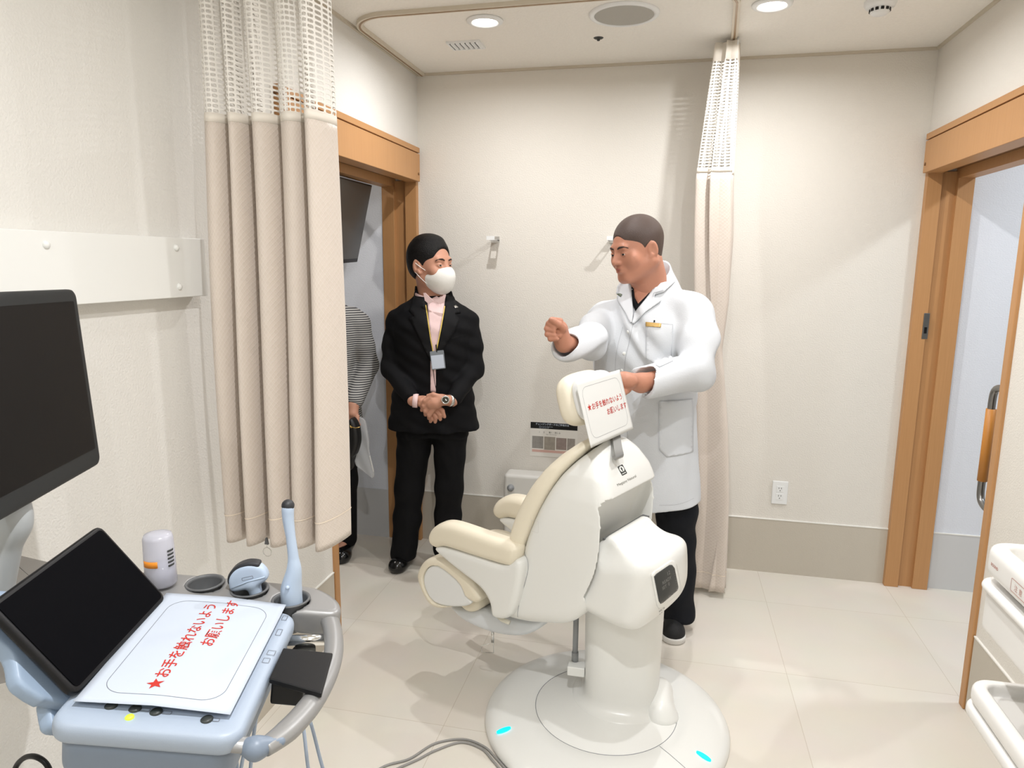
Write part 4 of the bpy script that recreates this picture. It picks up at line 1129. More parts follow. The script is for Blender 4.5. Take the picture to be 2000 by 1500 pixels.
# printed sheet hanging on the back of the headrest
def notice(name, label, o, er, ed, nrm, mpaper, bend=None, w=0.297, h=0.21, two_line=True):
    t = thing(name, label, 'notice', o)
    bm = nb(); NX, NY = 24, 18; th = 0.0002
    def S(x, y, off=0.0):
        bz = bend(x, y) if bend else 0
        return o + er * x + ed * y + nrm * (off + bz)
    G = [[bm.verts.new(S(w * i / NX, h * j / NY)) for i in range(NX + 1)] for j in range(NY + 1)]
    for j in range(NY):
        for i in range(NX): bm.faces.new((G[j][i], G[j][i + 1], G[j + 1][i + 1], G[j + 1][i]))
    obj('sheet', bm, mpaper, t, smooth=True, solid=0.0004)
    def put(b, off):
        for v in b.verts: v.co = Vector(S(v.co.x, -v.co.y, off))
        bmesh.ops.recalc_face_normals(b, faces=b.faces); return b
    fr = ring_flat([(x, -y) for x, y in rrect(0.022, 0.022, w - 0.022, h - 0.022, 0.03, 10)], 0.0008)
    bmesh.ops.subdivide_edges(fr, edges=[e for e in fr.edges if e.calc_length() > 0.02], cuts=8)
    obj('border_line', put(fr, 0.0005), M_line, t)
    sz = 0.0235
    b = merge(text_bm('お手を触れないよう', sz, x=0.060, y=-0.098, bold=0.0003, maxlen=0.012), star(0.0125, 0.046, -0.089), text_bm('お願いします', sz, x=0.146, y=-0.131, bold=0.0003, maxlen=0.012))
    obj('red_text', put(b, 0.0006), M_red, t)
    return t
notice('paper_notice', 'white printed notice with red lettering on the back of the chair headrest', PO + PN * 0.004, PR, PD, PN, M_paperw)

# power lead running to the base
c1 = [onZ(*p, 0.004) for p in ((700, 1530), (750, 1497), (800, 1482), (850, 1452), (905, 1444), (945, 1458), (968, 1480), (990, 1505))]
c2 = [onZ(*p, 0.004) for p in ((690, 1560), (760, 1510), (815, 1484), (850, 1466), (900, 1450), (940, 1462), (962, 1485), (985, 1512))]
t = thing('power_cable', 'grey twin power cable on the floor leading to the chair base', 'cable', (c1[3][0], c1[3][1], 0))
for c in (c1, c2):
    bm = nb(); tube(bm, catmull(c, 8), 0.004, 10); obj('lead', bm, mat('cable_grey', srgb(150, 148, 145), 0.5), t, smooth=True)
# ================================================================ ultrasound cart
B0 = V(-0.568, 0.774, 0.988); E1 = unit(V(-0.27, 0.962, 0.035)); E2 = unit(V(0.954, 0.272, -0.129)); E2 = unit(E2 - E1 * E2.dot(E1)); EN = unit(np.cross(E2, E1))
if EN[2] < 0: EN = -EN
def cp(px, py, dz=0.0): return onP(px, py, B0 + EN * dz, EN)
def cst(px, py, dz=0.0):
    q = cp(px, py, dz) - B0; return (q.dot(E1), q.dot(E2))
def K(s, t, h=0.0): return B0 + E1 * s + E2 * t + EN * h
KF = (B0, E1, E2, EN)
cart = thing('ultrasound_machine', 'ultrasound scanner cart with pale blue control panel and dark monitor by the left wall', 'ultrasound machine', (-0.80, 0.92, 0))
s = slab(rrect(-0.036, -0.232, 0.292, 0.022, 0.03), -0.034, 0.000, 0.012, KF, 0.004)
panel = obj('control_panel', s.mesh(1), M_console, cart, smooth=True)
s = slab(rrect(-0.030, -0.224, 0.285, 0.010, 0.035), -0.095, -0.025, 0.02, KF, 0.004)
obj('panel_body', s.mesh(1), M_consoleb, cart, smooth=True)
# keys along the near edge and right side
def key(px, py, r, lit=None):
    s_, t_ = cst(px, py, 0.003)
    bm = nb(); lathe(bm, [(0, 0.0035), (r * 0.8, 0.003), (r, 0.0012), (r, -0.002)], K(s_, t_, 0.0), EN, 20)
    obj('key', bm, lit or mat('key_dark', srgb(52, 56, 54), 0.4), panel, smooth=True, label='lit green key' if lit else None)
for x_, y_ in ((217, 1375), (264, 1381), (305, 1387), (404, 1402)): key(x_, y_, 0.0085)
key(253, 1398, 0.006, mat('green_key', srgb(190, 230, 60), 0.4, emit=(srgb(190, 240, 60), 0.8)))
mk = nb()
for (x_, y_, w_, h_) in ((284, 1386, .012, .006), (326, 1392, .012, .006), (421, 1406, .01, .006), (556, 1207, .008, .014), (545, 1235, .008, .018), (530, 1275, .012, .012), (520, 1290, .01, .012)):
    s_, t_ = cst(x_, y_, 0.0005)
    r_ = ring_flat(rrect(-h_ / 2, -w_ / 2, h_ / 2, w_ / 2, 0.001, 3), 0.0009)
    place_flat(r_, K(s_, t_, 0.0008), E1, E2, EN)
    obj('key_legend', r_, M_line, panel)
# transducer tray along the far side, flowing into the front handle
hx_pts = [cst(*q, -0.01) for q in ((318, 1140), (360, 1125), (430, 1128), (500, 1140), (560, 1150), (610, 1165), (640, 1192), (645, 1215), (620, 1203), (560, 1196), (480, 1172), (400, 1162), (335, 1158))]
s0, s1 = 0.300, 0.392
tray_out = [(0.305, -0.30), (0.375, -0.30), (0.388, -0.25), (0.392, -0.12), (0.392, 0.0), (0.382, 0.045), (0.345, 0.085), (0.305, 0.09), (0.297, 0.04), (0.300, -0.05)]
def cups(s):
    X, Y, Z = s.grid(tuple(slice(0, n) for n in s.f.shape))
    for (a, b, r) in CUPS:
        d = np.maximum(np.sqrt((X - a) ** 2 + (Y - b) ** 2) - r, -(Z + 0.055)); s.f = np.maximum(s.f, -d).astype(np.float32)
    for (a, b) in ((CUPS[0][0] + 0.03, CUPS[0][1] + 0.004),):
        d = np.maximum(np.abs(Y - b) - 0.013, np.maximum(0.0 - (X - a), -(Z + 0.08))); s.f = np.maximum(s.f, -d).astype(np.float32)
CUPS = [(*cst(400, 1140, 0.0), 0.033), (*cst(487, 1152, 0.0), 0.033), (*cst(568, 1172, 0.0), 0.033)]
s = slab(catmull(tray_out, 5, True), -0.05, 0.0, 0.01, KF, 0.0035, cups)
tr = obj('probe_tray', s.mesh(1), M_silver, cart, smooth=True)
for a, b, r in CUPS:
    bm = nb(); lathe(bm, [(r + 0.002, 0.001), (r + 0.001, 0.0035), (r - 0.002, 0.003), (r - 0.003, -0.002), (r - 0.004, -0.055), (0, -0.056)], K(a, b, 0), EN, 40)
    obj('probe_cup', bm, M_greyd, tr, smooth=True, solid=0.001)
hp_ = [cp(*q, -0.02) for q in ((612, 1178), (640, 1205), (651, 1240), (650, 1285), (632, 1335), (600, 1385), (560, 1428), (515, 1462))]
bm = nb(); tube(bm, catmull(hp_, 8), [0.016, 0.017, 0.0165, 0.016, 0.0165, 0.018, 0.018, 0.014], 20, flat=(EN, 0.75))
obj('front_handle', bm, M_silver, cart, smooth=True)
h0 = cp(520, 1452, -0.02)
s = SDF(h0 - 0.1, h0 + 0.1, 0.003); s.cone(cp(548, 1448, -0.018), cp(500, 1462, -0.02), 0.008, 0.0145, k=0); s.cone(cp(500, 1462, -0.02), cp(470, 1456, -0.028), 0.0145, 0.010, k=0.01); obj('handle_cap', s.mesh(1), M_consoleb, cart, smooth=True)
bm = nb(); tube(bm, [cp(500, 1457, -0.018), cp(430, 1452, -0.03), cp(380, 1440, -0.05)], 0.013, 16, flat=(EN, 0.7)); obj('handle_stay', bm, M_silver, cart, smooth=True)
bm = nb(); tube(bm, [K(0.255, 0.015, -0.035), K(0.262, 0.085, -0.03)], 0.0095, 20); obj('handle_stay', bm, M_chrome, cart, smooth=True)
bm = nb(); lathe(bm, [(0, 0.0), (0.02, 0.0), (0.022, -0.02), (0.014, -0.035), (0, -0.036)], K(0.25, 0.045, -0.045), EN, 28); obj('height_knob', bm, mat('dark_olive_plastic', srgb(58, 58, 54), 0.4), cart, smooth=True)
# black cup holder hung on the handle
q0, q1, q2, q3 = cp(525, 1328, -0.002), cp(553, 1268, -0.002), cp(650, 1278, -0.002), cp(628, 1358, -0.002)
def insetpts(h, f):
    c = (q0 + q1 + q2 + q3) / 4; return [c + (q - c) * f + EN * h for q in (q0, q1, q2, q3)]
bm = nb(); L_ = [[bm.verts.new(p) for p in insetpts(h, f)] for h, f in ((0.003, 1.0), (-0.006, 1.0))]
for A, Bq in zip(L_[:-1], L_[1:]):
    for k in range(4): bm.faces.new((A[k], A[(k + 1) % 4], Bq[(k + 1) % 4], Bq[k]))
bm.faces.new(L_[0]); bm.faces.new(L_[-1][::-1]); bmesh.ops.recalc_face_normals(bm, faces=bm.faces)
hold = obj('holder_box', bm, M_black, cart, bevel=(0.002, 2))
bm = nb(); obox(bm, q0 + E1 * 0.003 + E2 * 0.003 + EN * (-0.045), E1 * 0.062, E2 * 0.05, EN * 0.042); obj('holder_lower', bm, M_black, hold, bevel=(0.004, 2))

# touch screen hinged along the far edge of the panel
TBL, TBR = cp(150, 1352, 0.012), cp(322, 1166, 0.012)
e1p = unit(TBR - TBL); best = None
n0 = unit(EN - e1p * EN.dot(e1p)); e2p = unit(np.cross(e1p, n0))
if e2p.dot(E2) > 0: e2p = -e2p
for k in range(5, 85):
    a = math.radians(k); up = e2p * math.cos(a) + n0 * math.sin(a); nn = np.cross(e1p, up)
    tl = onP(5, 1165, TBL, nn); trr = onP(197, 1030, TBL, nn)
    er = abs((tl - TBL).dot(e1p)) + abs((trr - TBR).dot(e1p)) + 0.3 * abs((tl - TBL).dot(up) - (trr - TBR).dot(up))
    if best is None or er < best[0]: best = (er, k, up, (tl - TBL).dot(up), (trr - TBR).dot(up), (tl - TBL).dot(e1p), (trr - TBR).dot(e1p))
print('touch', best, np.linalg.norm(TBR - TBL))
tup = best[2]; tH = (best[3] + best[4]) / 2; tW = np.linalg.norm(TBR - TBL); tn = np.cross(e1p, tup)
if tn.dot(CP - TBL) < 0: tn = -tn
ga, gb = best[5], best[6]     # small trapezium shift of the top edge, spread evenly
TF = (TBL, e1p, tup, tn)
s = slab(rrect(-0.004, -0.004, tW + 0.004, tH + 0.004, 0.014), -0.014, 0.0, 0.004, TF, 0.003)
ts = obj('touch_screen', s.mesh(1), M_black, cart, smooth=True)
bm = nb(); prism(bm, rrect(0.004, 0.004, tW - 0.004, tH - 0.004, 0.008), TBL, e1p, tup, tn, -0.002, 0.0012); obj('screen_glass', bm, M_blackg, ts)
# pale arm plate behind it
def tp(px, py, d): 
    q = onP(px, py, TBL + tn * d, tn) - TBL; return (q.dot(e1p), q.dot(tup))
pl = [tp(*q, -0.03) for q in ((-60, 1180), (0, 1150), (60, 1180), (150, 1330), (190, 1365), (160, 1378), (98, 1366), (82, 1364), (38, 1332), (28, 1290), (15, 1268), (-20, 1245), (-60, 1240))]
s = slab(catmull(pl, 4, True), -0.055, -0.03, 0.006, TF, 0.004); obj('screen_arm', s.mesh(1), M_bluegrey, cart, smooth=True)
pl = [tp(*q, -0.05) for q in ((90, 1362), (130, 1358), (190, 1360), (190, 1430), (108, 1420), (100, 1414))]
s = slab(pl, -0.075, -0.05, 0.005, TF, 0.004); obj('arm_bracket', s.mesh(1), M_bluegrey, cart, smooth=True)
# grey pillar top behind the touch screen
pa = [onY(*q, 1.02) for q in ((-120, 1045), (0, 1075), (110, 1100), (150, 1115))]
bm = nb(); base_pts = [onZ(-40, 1071, 1.02), onZ(0, 1076, 1.02), onZ(112, 1102, 1.02), onZ(120, 1180, 1.02), onZ(-20, 1210, 1.02)]
for q_ in base_pts: q_[0] = max(q_[0], -1.33)
bm2 = nb(); lo_ = [bm2.verts.new(p - V(0, 0, 0.12)) for p in base_pts]; hi_ = [bm2.verts.new(p) for p in base_pts]
for k in range(5): bm2.faces.new((lo_[k], lo_[(k + 1) % 5], hi_[(k + 1) % 5], hi_[k]))
bm2.faces.new(lo_[::-1]); bm2.faces.new(hi_); bmesh.ops.recalc_face_normals(bm2, faces=bm2.faces); bm.free()
obj('pillar_top', bm2, mat('warm_grey_plastic', srgb(150, 146, 142), 0.45), cart, bevel=(0.006, 3))

# monitor
mt, mb_ = onY(150, 564, 1.10), onY(200, 905, 1.10)
mu = unit(mt - mb_); mr = unit(V(-0.334, 0.943, 0.0)); mr = unit(mr - mu * mr.dot(mu)); mn = np.cross(mr, mu); MH = np.linalg.norm(mt - mb_)
if mn.dot(CP - mb_) < 0: mn = -mn
MF = (mb_, mr, mu, mn)
s = slab(rrect(-0.54, 0, 0.0, MH, 0.018), -0.035, 0.0, 0.006, MF, 0.004)
mon = obj('monitor', s.mesh(1), mat('monitor_casing', srgb(38, 40, 41), 0.5, spec=0.3), cart, smooth=True)
bm = nb(); prism(bm, rrect(-0.52, 0.035, -0.020, MH - 0.022, 0.003), mb_, mr, mu, mn, -0.003, 0.0008); obj('screen', bm, mat('monitor_screen', srgb(16, 14, 14), 0.4, spec=0.15), mon)
bm = text_bm('ALOMA', 0.012, align='RIGHT', x=-0.265, y=MH - 0.016, bold=0.0004); place_flat(bm, mb_, mr, mu, mn, 0.001); 
for f in bm.faces: pass
obj('logo_text', bm, M_silver, mon)
q = mb_ - mr * 0.24 - mn * 0.05 + mu * 0.05
s = SDF(q - 0.3, q + 0.3, 0.005); q2 = onP(12, 1010, q, mn)
s.cone(q2 + V(0, 0, 0.06), q2 + V(0, 0, -0.01), 0.034, 0.034, k=0); s.cone(q2 + V(0, 0, 0.0), (q2[0] - 0.06, q2[1] - 0.02, 1.02), 0.03, 0.04, k=0.02)
obj('monitor_neck', s.mesh(1), mat('neck_grey', srgb(176, 180, 182), 0.35), cart, smooth=True)
# pillar, base, castors below the picture
obj('pillar', bxs(((-0.86, 0.82, 0.16), (-0.70, 0.98, 0.93))), M_bluegrey, cart, bevel=(0.02, 3))
obj('base', bxs(((-1.08, 0.66, 0.10), (-0.60, 1.14, 0.18))), M_consoleb, cart, bevel=(0.03, 3))
for x_, y_ in ((-1.04, 0.70), (-1.04, 1.10), (-0.64, 0.70), (-0.64, 1.10)):
    bm = nb(); lathe(bm, [(0, -0.012), (0.04, -0.012), (0.05, -0.006), (0.05, 0.006), (0.04, 0.012), (0, 0.012)], (x_, y_, 0.05), (0, 1, 0), 28); c_ = obj('castor', bm, M_greyd, cart, smooth=True)
    bm = nb(); tube(bm, [(x_, y_, 0.05), (x_, y_, 0.11)], 0.014, 10); obj('castor_fork', bm, M_grey, c_, smooth=True)

# notice lying on the panel
def bendf(x, y):
    d = 0.0022 + 0.006 * max(0, (x - 0.01) * 0 + 1 - abs(y - 0.105) / 0.16)
    return d
notice('paper_notice', 'white printed notice with red lettering lying on the scanner control panel', B0 - E2 * 0.212 + EN * 0.0045 + E1 * 0.0, E1, E2, EN, M_paper, bendf)

# probes, each standing in its cup
a, b, r = CUPS[1]; pc = K(a, b, -0.03)
t = thing('ultrasound_probe', 'short convex ultrasound probe with a black curved face in the middle cup', 'ultrasound probe', pc, 'ultrasound probes')
HU = unit(onP(487, 1118, pc, V(0, -1, 0.0)) - pc)
pr_ = unit(V(0.93, 0.30, 0)); pr_ = unit(pr_ + V(0, 0, 0.22)); pu = unit(V(0, 0, 1) - pr_ * pr_[2]); pf = np.cross(pr_, pu)
PC = onP(487, 1130, pc, V(0, 1, 0)); PFm = (PC, pr_, pu, pf)
hd = [(-0.034, -0.014), (-0.036, 0.006), (-0.028, 0.020), (-0.012, 0.030), (0.008, 0.031), (0.026, 0.024), (0.035, 0.010), (0.034, -0.006), (0.016, -0.014), (-0.008, -0.017)]
s = slab(catmull(hd, 5, True), -0.013, 0.013, 0.008, PFm, 0.002)
s.cone((0.004, -0.012, 0), (0.004, -0.055, 0), 0.013, 0.010, k=0.008)
obj('probe_body', s.mesh(2), M_probe, t, smooth=True)
fc = [(-0.037, 0.004), (-0.031, 0.020), (-0.014, 0.032), (0.008, 0.035), (0.027, 0.028), (0.024, 0.020), (0.008, 0.026), (-0.012, 0.025), (-0.026, 0.016), (-0.032, 0.003)]
s = slab(catmull(fc, 5, True), -0.011, 0.011, 0.003, PFm, 0.0015); obj('probe_face', s.mesh(1), mat('probe_rubber', srgb(45, 46, 50), 0.5), t, smooth=True)
side = 1 if pf.dot(CP - PC) > 0 else -1
bm = ring_flat(rrect(-0.008, 0.004, 0.012, 0.009, 0.001, 3), 0.0007); place_flat(bm, PC + pf * side * 0.0134, pr_, pu, pf * side); obj('probe_mark', bm, M_line, t)
bm = nb(); tube(bm, [PC + pf * side * 0.013 - pr_ * 0.033 - pu * 0.006, PC + pf * side * 0.0135, PC + pf * side * 0.013 + pr_ * 0.033 + pu * 0.001], 0.0012, 8); obj('probe_ridge', bm, M_probe, t, smooth=True)

a, b, r = CUPS[2]; pc = K(a, b, -0.045)
t = thing('ultrasound_probe', 'tall slender wand probe with a dark tip standing in the end cup', 'ultrasound probe', pc, 'ultrasound probes')
yy = pc[1]
P_ = [onY(571, 1185, yy), onY(569, 1150, yy), onY(574, 1115, yy), onY(573, 1090, yy), onY(568, 1050, yy), onY(563, 1015, yy), onY(562, 992, yy)]
s = SDF(np.min(P_, 0) - 0.06, np.max(P_, 0) + 0.05, 0.0025)
s.chain([pc] + catmull(P_, 5), [0.012] + list(np.interp(np.linspace(0, 6, 31), range(7), [0.019, 0.019, 0.0135, 0.0095, 0.0085, 0.010, 0.011])), k=0.0015)
obj('probe_body', s.mesh(2), M_probe, t, smooth=True)
bm = nb(); ball(bm, P_[-1] + V(0, 0.001, 0.004), 0.0115, 10); obj('probe_tip', bm, mat('probe_rubber', (0, 0, 0)), t, smooth=True)
bm = nb(); ball(bm, P_[1] + V(0.004, -0.019, 0.012), 0.004, 8); obj('probe_button', bm, M_probe, t, smooth=True)

# translucent gel bottle
q = K(*cst(312, 1142, 0.0), 0.0); yb = q[1]
bt, bb = onY(307, 1040, yb), onY(316, 1140, yb); ax = unit(bt - bb); hB = np.linalg.norm(bt - bb)
t = thing('gel_bottle', 'cloudy clear plastic bottle with an orange label on the probe tray', 'bottle', bb)
M_clr = mat('cloudy_plastic', srgb(206, 206, 218), 0.25, alpha=0.62)
bm = nb(); lathe(bm, [(0, 0.0), (0.024, 0.0), (0.027, 0.004), (0.0265, hB * 0.5), (0.0255, hB - 0.010), (0.023, hB - 0.003), (0.012, hB), (0, hB + 0.001)], bb, ax, 40); obj('bottle_body', bm, M_clr, t, smooth=True)
bm = nb(); lathe(bm, [(0, 0.004), (0.0235, 0.004), (0.0245, hB * 0.38), (0, hB * 0.40)], bb, ax, 32); obj('gel', bm, mat('gel', srgb(196, 196, 206), 0.2), t, smooth=True)
vd = unit((CP - bb) * V(1, 1, 0)); sdv = V(-vd[1], vd[0], 0)
def arcpatch(name, a0, a1, z0, z1, m, rr=0.0275):
    bm = nb(); A = []
    for k in range(13):
        an = a0 + (a1 - a0) * k / 12; d = vd * math.cos(an) + sdv * math.sin(an)
        A.append((bm.verts.new(bb + d * rr + ax * z0), bm.verts.new(bb + d * rr + ax * z1)))
    for u_, w_ in zip(A[:-1], A[1:]): bm.faces.new((u_[0], w_[0], w_[1], u_[1]))
    obj(name, bm, m, t, smooth=True, solid=0.0003)
arcpatch('orange_label', -1.2, -0.15, hB * 0.42, hB * 0.54, mat('orange_label', srgb(238, 146, 40), 0.5)) if sdv[0] > 0 else arcpatch('orange_label', 0.15, 1.2, hB * 0.42, hB * 0.54, mat('orange_label', srgb(238, 146, 40), 0.5))
for k in range(5): arcpatch('printed_line', (0.5 if sdv[0] > 0 else -1.0), (1.0 if sdv[0] > 0 else -0.5), hB * (0.40 + 0.07 * k), hB * (0.40 + 0.07 * k) + 0.0035, M_dark)

# probe cables hanging below the tray, and loose leads by the wall
def cable(label, pts, r, m, grp=None):
    bm = nb(); tube(bm, catmull([V(*p) for p in pts], 8), r, 10)
    o = obj('cable', bm, m, smooth=True, loc=pts[-1]); tag(o, label, 'cable', grp); return o
M_cab = mat('probe_cable', srgb(170, 184, 204), 0.5)
def dn_(q): return q
for (x0, x1, yy, lb) in ((590, 607, 1.02, 'pale blue probe cable hanging right of the scanner handle, left one'), (605, 640, 1.06, 'pale blue probe cable hanging right of the scanner handle, right one'), (492, 466, 0.96, 'pale blue probe cable hanging below the handle cap, left one'), (500, 488, 0.99, 'pale blue probe cable hanging below the handle cap, right one')):
    a_, b_ = onY(x0, 1405, yy), onY(x1, 1530, yy)
    d = (b_ - a_); top = a_ - d * 0.5
    cable(lb, [K(0.345, -0.02, -0.07), (top + K(0.345, -0.02, -0.09)) / 2, a_, b_, b_ + d * 1.5 + V(0, 0.03, 0), (b_[0] - 0.05, b_[1] - 0.04, 0.25), (-0.72, 0.95, 0.22)], 0.0032, M_cab)
q = [onZ(*p, z) for p, z in (((20, 1560), 0.62), ((28, 1505), 0.66), ((48, 1480), 0.70), ((75, 1480), 0.72), ((97, 1505), 0.70), ((105, 1570), 0.62))]
cable('black cable loop rising by the left wall below the scanner', q + [V(-1.12, 0.95, 0.3), V(-1.1, 0.95, 0.01)], 0.005, M_black)
cable('black lead dropping below the control panel beside the pillar', [K(0.06, -0.10, -0.10), onZ(378, 1490, 0.80), onZ(366, 1530, 0.70), (-0.76, 0.9, 0.5), (-0.77, 0.9, 0.18)], 0.003, M_black)
cable('thin orange lead dropping below the control panel', [K(0.09, -0.08, -0.10), onZ(388, 1490, 0.80), onZ(384, 1530, 0.70), (-0.72, 0.9, 0.5), (-0.73, 0.9, 0.18)], 0.0016, mat('orange_lead', srgb(214, 150, 110), 0.5))

# ================================================================ white treatment trolley at the right edge
tx, ty = 0.758, 1.79
def zt(px, py): return onY(px, py, ty)[2]
ZT = zt(1920, 1052)
t = thing('treatment_trolley', 'white plastic treatment trolley with basin top at the right edge', 'trolley', (0.93, 1.5, 0))
WF = (V(0, 0, 0), V(1, 0, 0), V(0, 1, 0), V(0, 0, 1))
XT1, YT0 = XR - 0.02, 1.10
def hollow(x0, y0, x1, y1, zf, r):
    def f(s):
        X, Y, Z = s.grid(tuple(slice(0, n) for n in s.f.shape)); d2 = poly_sd(rrect(x0, y0, x1, y1, r), X[:, :, 0], Y[:, :, 0])[:, :, None]
        d = np.maximum(d2 + 0.02, -(Z - zf) + 0.02); k_ = np.maximum(d2, zf - Z); s.f = np.maximum(s.f, -k_).astype(np.float32)
    return f
M_tr = mat('trolley_plastic', srgb(238, 236, 232), 0.35)
M_trg = mat('trolley_grey', srgb(205, 203, 198), 0.4)
s = slab(rrect(tx, YT0, XT1, ty, 0.05), ZT - 0.075, ZT, 0.018, WF, 0.006, hollow(tx + 0.035, YT0 + 0.035, XT1 - 0.035, ty - 0.035, ZT - 0.05, 0.03)); obj('basin_top', s.mesh(1), M_tr, t, smooth=True)
z2 = zt(1908, 1122)
s = slab(rrect(tx - 0.006, YT0, XT1, ty + 0.006, 0.05), z2 - 0.022, z2 + 0.0, 0.010, WF, 0.005); obj('upper_rim', s.mesh(1), M_tr, t, smooth=True)
z3 = zt(1930, 1215)
s = slab(rrect(tx + 0.004, YT0, XT1, ty - 0.004, 0.045), z3 - 0.0, z2 - 0.015, 0.008, WF, 0.006); dr = obj('drawer_unit', s.mesh(1), M_tr, t, smooth=True)
bm = bxs(((tx - 0.0005, 1.20, z3 + 0.004), (tx + 0.006, 1.52, z3 + 0.045))); obj('drawer_pull', bm, M_trg, dr, bevel=(0.004, 2))
qq = onX(1970, 1185, tx - 0.001)
bm = ring_flat(rrect(-0.035, -0.014, 0.035, 0.014, 0.003), 0.0014); place_flat(bm, (tx - 0.0005, 1.60, ZT - 0.042), (0, -1, 0), (0, 0, 1), (-1, 0, 0)); obj('label_frame', bm, mat('pink_print', srgb(196, 150, 140), 0.6), t)
bm = text_bm('注 意', 0.016, x=-0.02, y=-0.007); place_flat(bm, (tx - 0.0006, 1.60, ZT - 0.042), (0, -1, 0), (0, 0, 1), (-1, 0, 0)); obj('label_text', bm, MATS['pink_print'], t)
bm = text_bm('ROUND', 0.010, x=0, y=0, bold=0.0003); place_flat(bm, (tx - 0.0006, 1.735, ZT - 0.042), (0, -1, 0), (0, 0, 1), (-1, 0, 0)); obj('badge', bm, MATS['pink_print'], t)
zl = zt(1890, 1318)
obj('post', bxs(((tx + 0.12, 1.34, 0.10), (tx + 0.20, 1.42, z3 + 0.005))), M_trg, t, bevel=(0.01, 2))
s = slab(rrect(tx, YT0, XT1, ty, 0.05), zl - 0.05, zl, 0.016, WF, 0.006, hollow(tx + 0.03, YT0 + 0.03, XT1 - 0.03, ty - 0.03, zl - 0.03, 0.03)); obj('lower_tray', s.mesh(1), M_tr, t, smooth=True)
s = slab(rrect(tx - 0.005, YT0, XT1, ty + 0.005, 0.05), zl - 0.085, zl - 0.052, 0.010, WF, 0.006); obj('lower_rim', s.mesh(1), M_tr, t, smooth=True)
obj('trolley_base', bxs(((tx + 0.05, YT0 + 0.03, 0.09), (XT1 - 0.02, 1.60, 0.14))), M_tr, t, bevel=(0.02, 3))
for x_ in (tx + 0.08, XT1 - 0.05):
    for y_ in (YT0 + 0.07, 1.55):
        bm = nb(); lathe(bm, [(0, -0.01), (0.035, -0.01), (0.045, -0.005), (0.045, 0.005), (0.035, 0.01), (0, 0.01)], (x_, y_, 0.045), (1, 0, 0), 24); obj('castor', bm, M_grey, t, smooth=True)
# ================================================================ people
def skin_mat(name, c, freck=0.05):
    return mat(name, c, 0.5, spec=0.4, noise=(14, freck), bump=(220, 0.05), sub=0.08)
M_skinS = skin_mat('skin_warm', srgb(196, 144, 120))
M_skinD = skin_mat('skin_tan', srgb(188, 132, 108))
M_hair = mat('black_hair', (0.005, 0.0045, 0.0045), 0.5, bump=(260, 0.5), spec=0.25)
M_lip = mat('lip', srgb(168, 96, 86), 0.5)
M_eyew = mat('eye_white', srgb(226, 220, 214), 0.3)
M_iris = mat('iris', (0.012, 0.008, 0.006), 0.2)
M_brow = mat('eyebrow', srgb(52, 38, 32), 0.8)

class Head:
    def __init__(s, c, fwd, scale=1.0, roll=0.0, kz=1.0):
        s.kz = kz
        s.c = np.array(c, float); s.f = unit(fwd); up = V(0, 0, 1) + roll * np.cross(s.f, V(0, 0, 1))
        s.x = unit(np.cross(s.f, up)); s.z = np.cross(s.x, s.f); s.k = scale; s.R = [s.x, s.f, s.z]
    def P(s, x, y, z):
        z = z * s.kz if z < 0 else z
        return s.c + (s.x * x + s.f * y + s.z * z) * s.k
    def ell(s, S, c, r, k=0.012, mode='add'): S.ell(s.P(*c), np.array(r) * s.k, k, mode, s.R)
    def cone(s, S, a, b, r0, r1, k=0.012, mode='add'): S.cone(s.P(*a), s.P(*b), r0 * s.k, r1 * s.k, k, mode)

